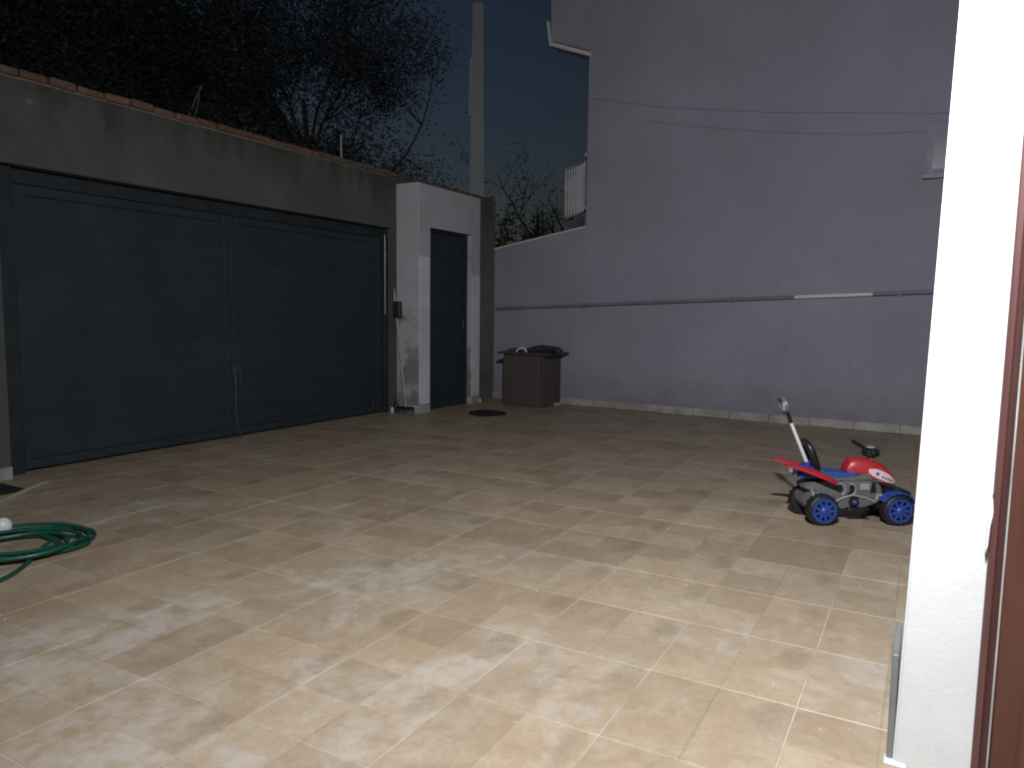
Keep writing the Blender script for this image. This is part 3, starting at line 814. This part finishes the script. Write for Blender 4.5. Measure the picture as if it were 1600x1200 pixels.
# pale thin garden stakes that catch the light above the wall
def stake(base, h, label, lean=(0, 0), mat='palebark'):
    mb = MB(); mb.tube([(0, 0, -.05), (lean[0] * .5 + .01, lean[1] * .5, h * .55), (lean[0], lean[1], h)], [.018, .014, .010], 6)
    o = mb.build('garden_stake', M[mat], None, True); o.location = base
    tag(o, label, 'stake', 'pale stakes above the gate wall')
stake((7.75, 7.1, -.12), 3.72, 'upright white stake standing above the gate wall', (0.01, 0), 'pvc')
stake((6.85, 7.1, -.12), 3.28, 'short pale leaning stake tip showing over the gate wall', (-.14, 0))

# ------------------------------------------------------------------ things by the porch block
br = empty('broom', (7.04, 5.45, 0))
tag(br, 'pale wooden broom leaning against the porch block', 'broom')
mb = MB(); mb.tube([(0.0, -0.0, 0.075), (0.035, 0.26, 1.93)], 0.0125, 8); mb.build('broomstick', M['broomstick'], br, True)
mb = MB(); mb.box((-.035, -.11, 0.045), (.03, .13, 0.085), 0.01); mb.build('broom_head', M['black'], br)
mb = MB()
for k in range(14):
    for q in range(3):
        yy = -.1 + k * .0165; xx = -.025 + q * .025
        mb.tube([(xx, yy, .048), (xx * 1.3 + rb.uniform(-.006, .006), yy * 1.06, 0.001)], .0055, 4)
mb.build('bristles', M['black'], br)
mbx = empty('meter_box', (7.1, 5.63, 1.14))
tag(mbx, 'small black box mounted on the side of the porch block', 'box')
MB().box((-.055, -.085, 0.005), (-.001, .025, .205), 0.006).build('case', M['black'], mbx)
MB().box((-.062, -.07, 0.02), (-.0555, .012, .19), 0.003).build('lid', M['bag'], mbx)
bo = MB(); bo.lathe([(.030, 0), (.034, .006), (.034, .085), (.026, .11), (.013, .125), (.012, .145), (.015, .147), (.015, .165)], n=16)
o = bo.build('bottle', M['bottle'], None, True); o.location = (7.052, 5.61, 0.0005)
tag(o, 'small dark bottle on the floor in the gate corner', 'bottle')
pc = MB(); pc.box((-.016, -.016, 0), (.016, .016, .065), 0.006)
o = pc.build('white_stub', M['pvc']); o.location = (7.006, 5.63, 0.0005); tag(o, 'tiny white stub on the floor beside the dark bottle', 'stub')
pv = MB(); pv.tube([(-.03, .06, .36), (-.025, .05, .30), (0.0, 0.0, .05), (0.0, -.008, .028)], .017, 10); pv.lathe([(.024, 0), (.026, .005), (.026, .05), (.021, .055)], n=12, center=(0, -.008, 0))
o = pv.build('drain_pipe', M['pvc'], None, True); o.location = (8.50, 5.33, 0.0005)
tag(o, 'short white pipe end leaning at the right foot of the porch block', 'pipe')

dm = MB(); dm.prism([((.29 + .02 * math.sin(3 * a_)) * math.cos(a_), (.23 + .015 * math.sin(2 * a_)) * math.sin(a_)) for a_ in [k * math.pi / 18 for k in range(36)]], 'z', 0.0012, 0.010, 0.003, 1)
o = dm.build('dark_disc', M['mat']); o.location = (7.6, 4.64, 0); o.rotation_euler = (0, 0, .5)  # thin flat dark disc lying on the tiles
tag(o, 'flat round dark patch on the floor before the street door', 'mat')
dm = MB(); dm.box((-.26, -.17, 0.0012), (.17, .14, 0.014), 0.004)
o = dm.build('drain_grate', M['mat']); o.location = (2.42, 5.32, 0)
tag(o, 'dark flat grate on the floor at the left end of the gate', 'grate')

# ------------------------------------------------------------------ cabinet with clutter
cab = empty('cabinet', (8.75, 4.62, 0), R(-2))
tag(cab, 'small dark brown cabinet with overhanging top against the mauve wall', 'cabinet')
def cpart(name, mat, a, b, bev=0.003): return MB().box(a, b, bev).build(name, mat, cab)
cpart('front_board', M['cabinet'], (-.285, -.268, .012), (-.262, .30, .685))
cpart('side_board', M['cabinet'], (-.2615, -.29, .0), (.235, -.268, .685))
cpart('side_board', M['cabinet'], (-.2615, .28, .0), (.235, .30, .685))
cpart('back_board', M['cabinet'], (.2155, -.2675, .02), (.235, .2795, .685))
cpart('shelf', M['cabinet'], (-.2615, -.2675, .28), (.215, .2795, .30))
cpart('plinth', M['cabinet'], (-.275, -.2675, .0), (-.262, .2795, .0115), .001)
cpart('top_board', M['cabtop'], (-.34, -.42, .6855), (.225, .37, .715), .006)
sh = MB()
rs = random.Random(9)
nx, ny = 12, 16
gv = {}
for i in range(nx + 1):
    for j in range(ny + 1):
        a, b_ = i / nx * 2 - 1, j / ny * 2 - 1
        e = max(0.0, 1 - max(abs(a) ** 3, abs(b_) ** 3))
        z = 0.003 + 0.075 * (e ** .6) * (0.75 + .35 * math.sin(a * 3 + b_ * 2)) + rs.uniform(0, .016) * e
        gv[i, j] = sh.bm.verts.new((a * .2 + rs.uniform(-.012, .012), b_ * .24 * (1 - .15 * a) + rs.uniform(-.012, .012), z))
for i in range(nx):
    for j in range(ny):
        sh.bm.faces.new((gv[i, j], gv[i + 1, j], gv[i + 1, j + 1], gv[i, j + 1]))
lo_ = [gv[i, 0] for i in range(nx + 1)] + [gv[nx, j] for j in range(1, ny + 1)] + [gv[i, ny] for i in range(nx - 1, -1, -1)] + [gv[0, j] for j in range(ny - 1, 0, -1)]
sh.bm.faces.new(lo_[::-1])
o = sh.build('plastic_bag', M['bag'], None, True); o.location = (8.66, 4.42, .7155); tag(o, 'crumpled dark blue plastic bag on the cabinet top', 'bag')
mb = MB()
mb.tube([(.0, -.07, .004), (-.005, -.055, .04), (-.01, -.02, .056), (-.012, .03, .05), (-.01, .06, .025), (-.01, .075, .004)], .010, 8)
o = mb.build('plastic_strap', M['white_plastic'], None, True); o.location = (8.43, 4.63, .7155); tag(o, 'curved white plastic strap on the cabinet top beside the dark bag', 'strap')
for k, (yy, zz, ln, r_, lb) in enumerate(((4.80, .7155, .34, -.25, 'lower dark board scrap on the left of the cabinet top'), (4.83, .7375, .28, .2, 'upper dark board scrap on the left of the cabinet top'))):
    mb = MB(); mb.box((-ln / 2, -.055, 0), (ln / 2, .055, .0215), .003); o = mb.build('board_scrap', M['cabinet']); o.location = (8.62, yy, zz); o.rotation_euler = (0, 0, r_); tag(o, lb, 'board', 'board scraps on the cabinet')
mb = MB(); mb.box((-.035, -.02, 0), (.035, .02, .038), .006); o = mb.build('small_carton', M['paper']); o.location = (8.56, 4.255, .7155); o.rotation_euler = (0, 0, .4); tag(o, 'tiny pale carton at the right end of the cabinet top', 'carton')
mb = MB()
for k in range(7):
    a = k * .9; mb.tube([(math.cos(a) * .03, math.sin(a) * .045, .004 + .006 * (k % 3)), (math.cos(a + 2) * .035, math.sin(a + 2.2) * .05, .02 + .02 * (k % 2))], .007, 5)
o = mb.build('paper_scrap', M['paper'], None, True); o.location = (8.78, 4.275, 0.001); tag(o, 'crumpled white paper scrap on the floor at the cabinet side', 'paper')

# ------------------------------------------------------------------ hose coil, ball, stick on the left
hp = []
rh = random.Random(21)
turns = 6
for k in range(turns * 28):
    a = 2 * math.pi * k / 28 - 0.6
    tn = k / 28.0
    rr_ = 0.295 + 0.045 * math.sin(tn * 2.1 + 1) - 0.028 * (tn % 2.3) + .012 * math.sin(a * 3 + tn)
    ex = 1.12 + .06 * math.sin(tn * 1.7)
    ca, sa = math.cos(a), math.sin(a)
    cx = 1.905 + .045 * math.sin(tn * 2.4); cy = 3.93 + .06 * math.cos(tn * 1.9)
    px, py = rr_ * ex * ca, rr_ * .92 * sa
    q = -.75
    hp.append((cx + px * math.cos(q) - py * math.sin(q), cy + px * math.sin(q) + py * math.cos(q), .0105 + .0055 * tn + .004 * math.sin(a * 2 + tn * 3)))
last = Vector(hp[-1])
for p in ((2.02, 3.80, .045), (1.90, 3.72, .022), (1.80, 3.62, .0115), (1.70, 3.53, .0115), (1.58, 3.47, .0115), (1.40, 3.45, .0115)):
    a0 = Vector(hp[-1]); b0 = Vector(p)
    for k in range(1, 6): hp.append(tuple(a0.lerp(b0, k / 5)))
for _ in range(3):
    hp = [hp[0]] + [tuple((Vector(hp[i - 1]) + Vector(hp[i]) * 2 + Vector(hp[i + 1])) / 4) for i in range(1, len(hp) - 1)] + [hp[-1]]
mb = MB(); b0 = Vector((1.9, 3.93, 0))
mb.tube([Vector(p) - b0 for p in hp], .0096, 8)
o = mb.build('garden_hose', M['hose'], None, True); o.location = b0
tag(o, 'coiled green garden hose lying on the tiles at left', 'hose')
mb = MB(); mb.lathe([(.012, 0.0), (.03, .008), (.042, .03), (.044, .05), (.038, .072), (.022, .088), (.004, .093)], n=20)
o = mb.build('white_ball', M['white_plastic'], None, True); o.location = (2.0, 4.235, 0.0005)
tag(o, 'small white round ball just behind the green hose', 'ball')
mb = MB(); mb.tube([(-.62, -.44, .009), (-.2, -.15, .009), (0.0, 0.0, .009), (.205, .125, .010)], .012, 7)
o = mb.build('pale_stick', M['broomstick'], None, True); o.location = (2.57, 5.13, 0.0005)
tag(o, 'thin pale stick lying on the floor near the left end of the gate', 'stick')

# ------------------------------------------------------------------ ride-on toy quad
toy = empty('ride_on_quad', (4.641, 0.283, 0), math.atan2(-0.848, 0.529))
tag(toy, 'red and blue plastic ride-on toy quad with a push handle', 'toy quad')
# local x forward, y away from the viewer (near wheel faces at y = 0), z up
CY = 0.155
def tp(name, mat, mb, parent=toy, smooth=True): return mb.build(name, mat, parent, smooth)
def wheel(x, y, sgn):
    wr = empty('wheel', (x, y, 0.0925)); wr.parent = toy
    mb = MB()
    prof = [(.060, -.034), (.074, -.036), (.086, -.030), (.0915, -.018), (.0925, .0), (.0915, .018), (.086, .030), (.074, .036), (.060, .034)]
    mb.lathe(prof, axis='y', n=28); mb.build('tyre', M['tyre'], wr, True)
    mb = MB()
    for k in range(18):
        a = k * 2 * math.pi / 18
        Mx = Matrix.Rotation(a, 4, 'Y') @ Matrix.Translation((0, 0, .0895))
        mb.box((-.006, -.026, -.004), (.006, .026, .0045), .001, Mx)
    mb.build('tread', M['tyre'], wr)
    yo = -sgn * .030
    mb = MB()
    ro, ri = .071, .058
    n = 32
    vo = []
    for k in range(n):
        a = k * 2 * math.pi / n
        vo.append([mb.bm.verts.new((r_ * math.cos(a), yy, r_ * math.sin(a))) for r_, yy in ((ro, yo), (ro, yo - sgn * .010), (ri, yo - sgn * .010), (ri, yo))])
    for k in range(n):
        A, B = vo[k], vo[(k + 1) % n]
        for q in range(4): mb.bm.faces.new((A[q], B[q], B[(q + 1) % 4], A[(q + 1) % 4]))
    for k in range(9):
        a = k * 2 * math.pi / 9
        Mx = Matrix.Rotation(a, 4, 'Y')
        mb.hexa([Mx @ Vector(p) for p in ((.012, yo, -.010), (.060, yo, -.0055), (.060, yo - sgn * .008, -.0055), (.012, yo - sgn * .009, -.010), (.012, yo, .010), (.060, yo, .0055), (.060, yo - sgn * .008, .0055), (.012, yo - sgn * .009, .010))])
    mb.lathe([(.022, 0), (.022, -sgn * .008), (.014, -sgn * .016), (.004, -sgn * .017)], center=(0, yo - sgn * .002, 0), axis='y', n=16)
    mb.build('rim', M['blue'], wr, True)
    mb = MB(); mb.lathe([(.0585, 0), (.0585, -sgn * .004)], center=(0, yo, 0), axis='y', n=28); mb.build('rim_back', M['black'], wr, True)
for xx in (-.2235, .224):
    wheel(xx, .034, 1); wheel(xx, .276, -1)
for xx in (-.2235, .224): tp('axle', M['iron'], MB().tube([(xx, .066, .0925), (xx, .244, .0925)], .010, 8))
# grey chassis with engine block, frame rails
mb = MB()
body = [(-.30, .225), (-.245, .248), (-.108, .246), (.011, .272), (.098, .260), (.150, .222), (.168, .15), (.128, .112), (.044, .088), (-.080, .082), (-.125, .095), (-.150, .155), (-.195, .188), (-.265, .19), (-.305, .205)]
mb.prism(body, 'y', CY - .066, CY + .066, .010); tp('chassis', M['grey'], mb)
mb = MB(); mb.prism([(-.10, .072), (.05, .074), (.10, .094), (.10, .105), (.02, .0865), (-.10, .0825)], 'y', CY - .055, CY + .055, .004); tp('belly_pan', M['black'], mb)
mb = MB(); mb.prism([(-.30, .11), (-.265, .19), (-.20, .188), (-.15, .155), (-.14, .10), (-.2, .075), (-.28, .08)], 'y', CY - .085, CY + .085, .012); tp('rear_axle_box', M['grey'], mb)
mb = MB(); mb.prism([(.14, .08), (.165, .17), (.20, .21), (.26, .20), (.275, .12), (.25, .075)], 'y', CY - .065, CY + .065, .012); tp('front_axle_box', M['black'], mb)
mb = MB()
mb.box((.025, CY - .0725, .195), (.082, CY - .0655, .235), .003); tp('vent_plate', M['lightgrey'], mb, smooth=False)
mb = MB()
for a_, r_ in ((-.092, .028), (-.028, .026)):
    pts = [(a_ + r_ * math.cos(t), CY - .069, .200 + r_ * 1.25 * math.sin(t)) for t in [x * .25 for x in range(-5, 9)]]
    mb.tube(pts, .004, 6)
tp('engine_ribs', M['lightgrey'], mb)
for a_, z_, r_ in ((-.10, .205, .022), (-.022, .208, .018)):
    mb = MB(); mb.lathe([(r_, 0), (r_, -.004), (r_ * .8, -.005)], center=(a_, CY - .0655, z_), axis='y', n=16); tp('engine_cover', M['black'], mb)
mb = MB(); mb.tube([(.13, CY - .06, .135), (.135, CY - .066, .165), (.16, CY - .066, .165), (.162, CY - .06, .135)], .010, 8); tp('suspension', M['lightgrey'], mb)
mb = MB(); mb.tube([(-.27, CY - .075, .20), (-.25, CY - .088, .15), (-.27, CY - .09, .11), (-.23, CY - .09, .095)], .007, 8); tp('exhaust', M['lightgrey'], mb)
mb = MB(); mb.prism([(-.062, .150), (-.035, .192), (-.012, .196), (.008, .160), (-.02, .150)], 'y', CY - .0685, CY - .0655); tp('painted_opening', M['black'], mb, smooth=False)  # flat black plates painting in the dark of cut-outs
mb = MB(); mb.prism([(.088, .175), (.098, .245), (.116, .240), (.125, .18)], 'y', CY - .0685, CY - .0655); tp('painted_opening', M['black'], mb, smooth=False)
mb = MB(); mb.tube([(-.14, CY - .07, .118), (-.08, CY - .074, .150), (-.02, CY - .074, .168), (.06, CY - .072, .150), (.12, CY - .07, .125)], .006, 8); tp('frame_tube', M['lightgrey'], mb)
mb = MB(); mb.box((-.06, CY - .105, .082), (.07, CY - .066, .094), .004); tp('footrest', M['black'], mb)
mb = MB(); mb.lathe([(.030, 0), (.033, -.008), (.028, -.016), (.012, -.018)], center=(-.011, CY - .066, .127), axis='y', n=8); tp('crank_cover', M['black'], mb, smooth=False)
mb = MB(); mb.lathe([(.014, 0), (.014, -.008), (.006, -.014)], center=(-.011, CY - .084, .127), axis='y', n=10); tp('crank_cap', M['blue'], mb)
# seat
mb = MB(); mb.prism([(-.31, .292), (-.25, .318), (-.19, .314), (-.11, .293), (-.04, .296), (.006, .305), (.010, .274), (-.05, .262), (-.11, .254), (-.2, .262), (-.30, .262)], 'y', CY - .062, CY + .062, .010); tp('seat', M['seatblue'], mb)
mb = MB(); mb.prism([(-.15, .27), (-.10, .266), (-.03, .272), (.07, .296), (.135, .268), (.11, .252), (.01, .262), (-.10, .2465), (-.15, .25)], 'y', CY - .071, CY + .071, .006); tp('seat_skirt', M['grey'], mb)
# rear fenders: two swept red wings
def fender(y, name='rear_fender'):
    mb = MB()
    prof = [(-.44, .352, .020), (-.39, .346, .030), (-.33, .330, .042), (-.27, .312, .050), (-.21, .288, .050), (-.165, .265, .046), (-.14, .248, .028)]
    top = []; 
    rows = []
    for x_, z_, h_ in prof:
        wv = h_ * .85
        rows.append([mb.bm.verts.new(p) for p in ((x_, y - wv, z_ - h_ * .42), (x_, y - wv, z_ - h_ * .0), (x_, y - wv * .55, z_ + h_ * .26), (x_, y + wv * .55, z_ + h_ * .26), (x_, y + wv, z_), (x_, y + wv, z_ - h_ * .42), (x_, y, z_ - h_ * .3))])
    n = 7
    for k in range(len(rows) - 1):
        for q in range(n): mb.bm.faces.new((rows[k][q], rows[k][(q + 1) % n], rows[k + 1][(q + 1) % n], rows[k + 1][q]))
    mb.bm.faces.new(rows[0][::-1]); mb.bm.faces.new(rows[-1])
    tp(name, M['red'], mb)
fender(CY - .10); fender(CY + .10)
mb = MB(); mb.prism([(-.345, .27), (-.325, .31), (-.285, .33), (-.255, .33), (-.25, .275), (-.30, .262)], 'y', CY - .07, CY + .07, .008); tp('tail_block', M['blue'], mb)
for yy in (CY - .05, CY + .02):
    mb = MB(); mb.box((-.362, yy, .272), (-.343, yy + .03, .305), .005); tp('tail_light', M['lightgrey'], mb)
# hood
mb = MB()
sec = [(-.045, .318, .300, .040), (-.022, .374, .296, .047), (.014, .381, .292, .056), (.065, .378, .282, .068), (.115, .370, .262, .080), (.165, .346, .243, .086), (.21, .306, .232, .080), (.238, .268, .228, .064), (.254, .240, .226, .042)]
rows = []
for x_, zt, zb, hw_ in sec:
    h_ = zt - zb
    rows.append([mb.bm.verts.new((x_, CY + a * hw_, zb + b_ * h_)) for a, b_ in ((-1, 0), (-1.0, .42), (-.86, .78), (-.5, .97), (0, 1.0), (.5, .97), (.86, .78), (1.0, .42), (1, 0))])
for k in range(len(rows) - 1):
    for q in range(8): mb.bm.faces.new((rows[k][q], rows[k][q + 1], rows[k + 1][q + 1], rows[k + 1][q]))
    mb.bm.faces.new((rows[k][8], rows[k][0], rows[k + 1][0], rows[k + 1][8]))
mb.bm.faces.new(rows[0][::-1]); mb.bm.faces.new(rows[-1])
hood = tp('hood', M['red'], mb)
# sticker on the near flank of the hood, following its flank
def flank(x_, f):
    for k in range(len(sec) - 1):
        if sec[k][0] <= x_ <= sec[k + 1][0]:
            t = (x_ - sec[k][0]) / (sec[k + 1][0] - sec[k][0])
            zt, zb, hw_ = [sec[k][q] + (sec[k + 1][q] - sec[k][q]) * t for q in (1, 2, 3)]
            break
    h_ = zt - zb
    if f <= .42: y_, z_ = -1.0, f
    else:
        s_ = (f - .42) / .36; y_, z_ = -1.0 + .14 * s_, f
    return Vector((x_, CY + y_ * hw_, zb + z_ * h_))
mb = MB()
strip = [(.070, .22, .34), (.09, .12, .50), (.115, .08, .56), (.145, .07, .58), (.175, .07, .60), (.205, .09, .60), (.225, .12, .58), (.240, .2, .5)]
lo2 = [mb.bm.verts.new(flank(x_, a) + Vector((0, -.0022, 0))) for x_, a, b_ in strip]
mi2 = [mb.bm.verts.new(flank(x_, min(.42, b_)) + Vector((0, -.0022, 0))) for x_, a, b_ in strip]
hi2 = [mb.bm.verts.new(flank(x_, max(.421, b_)) + Vector((0, -.0024, .0008))) for x_, a, b_ in strip]
for k in range(len(strip) - 1):
    mb.bm.faces.new((lo2[k], lo2[k + 1], mi2[k + 1], mi2[k])); mb.bm.faces.new((mi2[k], mi2[k + 1], hi2[k + 1], hi2[k]))
st = tp('sticker', M['decal'], mb, hood)
mb = MB()
c = flank(.118, .33)
ptsS = []
for k in range(10):
    a = k * math.pi / 5 + math.pi / 2; r_ = .0135 if k % 2 == 0 else .006
    ptsS.append((c.x + r_ * math.cos(a), c.z + r_ * math.sin(a)))
mb.prism(ptsS, 'y', c.y - .0045, c.y - .0015); 
for x_, wv in ((.150, .010), (.166, .009), (.182, .010), (.200, .010)):
    c = flank(x_, .27)
    mb.box((c.x - wv * .5, c.y - .0048, c.z - .006), (c.x + wv * .32, c.y - .0015, c.z + .005), 0)
tp('sticker_print', M['ink'], mb, hood, False)
# steering
mb = MB(); mb.tube([(.118, CY, .36), (.112, CY, .40)], .018, 10); tp('steering_column', M['lightgrey'], mb)
mb = MB(); mb.lathe([(.030, .382), (.046, .390), (.050, .405), (.048, .425), (.034, .436), (.012, .438)], center=(.112, CY, 0), n=16); tp('steering_hub', M['black'], mb)
mb = MB(); mb.lathe([(.024, .4375), (.026, .440), (.022, .445), (.01, .446)], center=(.112, CY, 0), n=16); tp('horn_button', M['lightgrey'], mb)
mb = MB(); mb.tube([(.07, CY + .135, .452), (.085, CY + .09, .440), (.10, CY + .05, .425), (.112, CY, .415), (.10, CY - .045, .416), (.09, CY - .07, .418)], [.013, .014, .013, .016, .013, .012], 8); tp('handlebar', M['black'], mb)
# front fenders, blue, arched over the wheels
for y0_ in (.0, .242):
    mb = MB()
    n = 12; vs2 = []
    for k in range(n + 1):
        a = math.pi * (0.12 + .72 * k / n)
        vs2.append([mb.bm.verts.new((.224 + r_ * math.cos(a), y_, .0925 + r_ * math.sin(a))) for r_, y_ in ((.100, y0_ + .004), (.108, y0_ + .004), (.108, y0_ + .068), (.100, y0_ + .068))])
    for k in range(n):
        A, B = vs2[k], vs2[k + 1]
        for q in range(4): mb.bm.faces.new((A[q], B[q], B[(q + 1) % 4], A[(q + 1) % 4]))
    mb.bm.faces.new(vs2[0][::-1]); mb.bm.faces.new(vs2[-1])
    tp('front_fender', M['blue'], mb)
mb = MB(); mb.prism([(.20, .20), (.27, .21), (.315, .19), (.32, .165), (.26, .175)], 'y', CY - .10, CY + .10, .006); tp('bumper', M['black'], mb)
# backrest loop
mb = MB()
pts = []
for k in range(17):
    a = math.pi * (-.12 + 1.24 * k / 16)
    pts.append((-.262 - .055 * math.sin(a) * .55, CY + .060 * math.cos(a), .402 + .072 * math.sin(a)))
pts = [(-.225, CY + .045, .30), (-.238, CY + .055, .35)] + pts + [(-.238, CY - .055, .35), (-.225, CY - .045, .30)]
mb.tube(pts, .019, 10); mb.prism([(-.25, .29), (-.255, .36), (-.235, .362), (-.215, .295)], 'y', CY - .045, CY + .045, .006)
tp('backrest', M['black'], mb)
# push handle
mb = MB(); mb.tube([(-.268, CY, .315), (-.272, CY, .352)], .021, 10); tp('rod_socket', M['blue'], mb)
mb = MB(); mb.tube([(-.270, CY, .340), (-.380, CY, .588)], .0105, 10); tp('push_rod', M['rod'], mb)
mb = MB(); mb.tube([(-.379, CY, .584), (-.408, CY, .652)], [.0125, .010], 10); tp('rod_grip', M['black'], mb)
mb = MB()
pts = []
for k in range(18):
    a = 2 * math.pi * k / 18
    pts.append((-.430 + .013 * math.sin(a) * -1.0 , CY + .055 * math.cos(a), .690 + .042 * math.sin(a)))
pts.append(pts[0]); pts.append(pts[1])
mb.tube(pts, .0115, 8); tp('push_handle', M['grey'], mb)
mb = MB(); mb.tube([(-.446, CY - .05, .71), (-.452, CY - .062, .69), (-.446, CY - .054, .665)], .010, 8); tp('grip_pad', M['lightgrey'], mb)

# small crumbs and leaves scattered on the tiles
rc = random.Random(77)
cr = MB()
for k in range(170):
    u = rc.uniform(1.4, 6.5); v = rc.uniform(.1, 4.6)
    s_ = rc.uniform(.0012, .0042)
    cr.box((u - 1.5 - s_, v - s_ * rc.uniform(.5, 1.2), .0005), (u - 1.5 + s_, v + s_, .0005 + s_ * rc.uniform(.4, 1)), 0)
o = cr.build('grit', M['paper']); o.location = (1.5, 0, 0)
tag(o, 'tiny pale crumbs of grit scattered over the tiles', 'grit', kind='stuff')
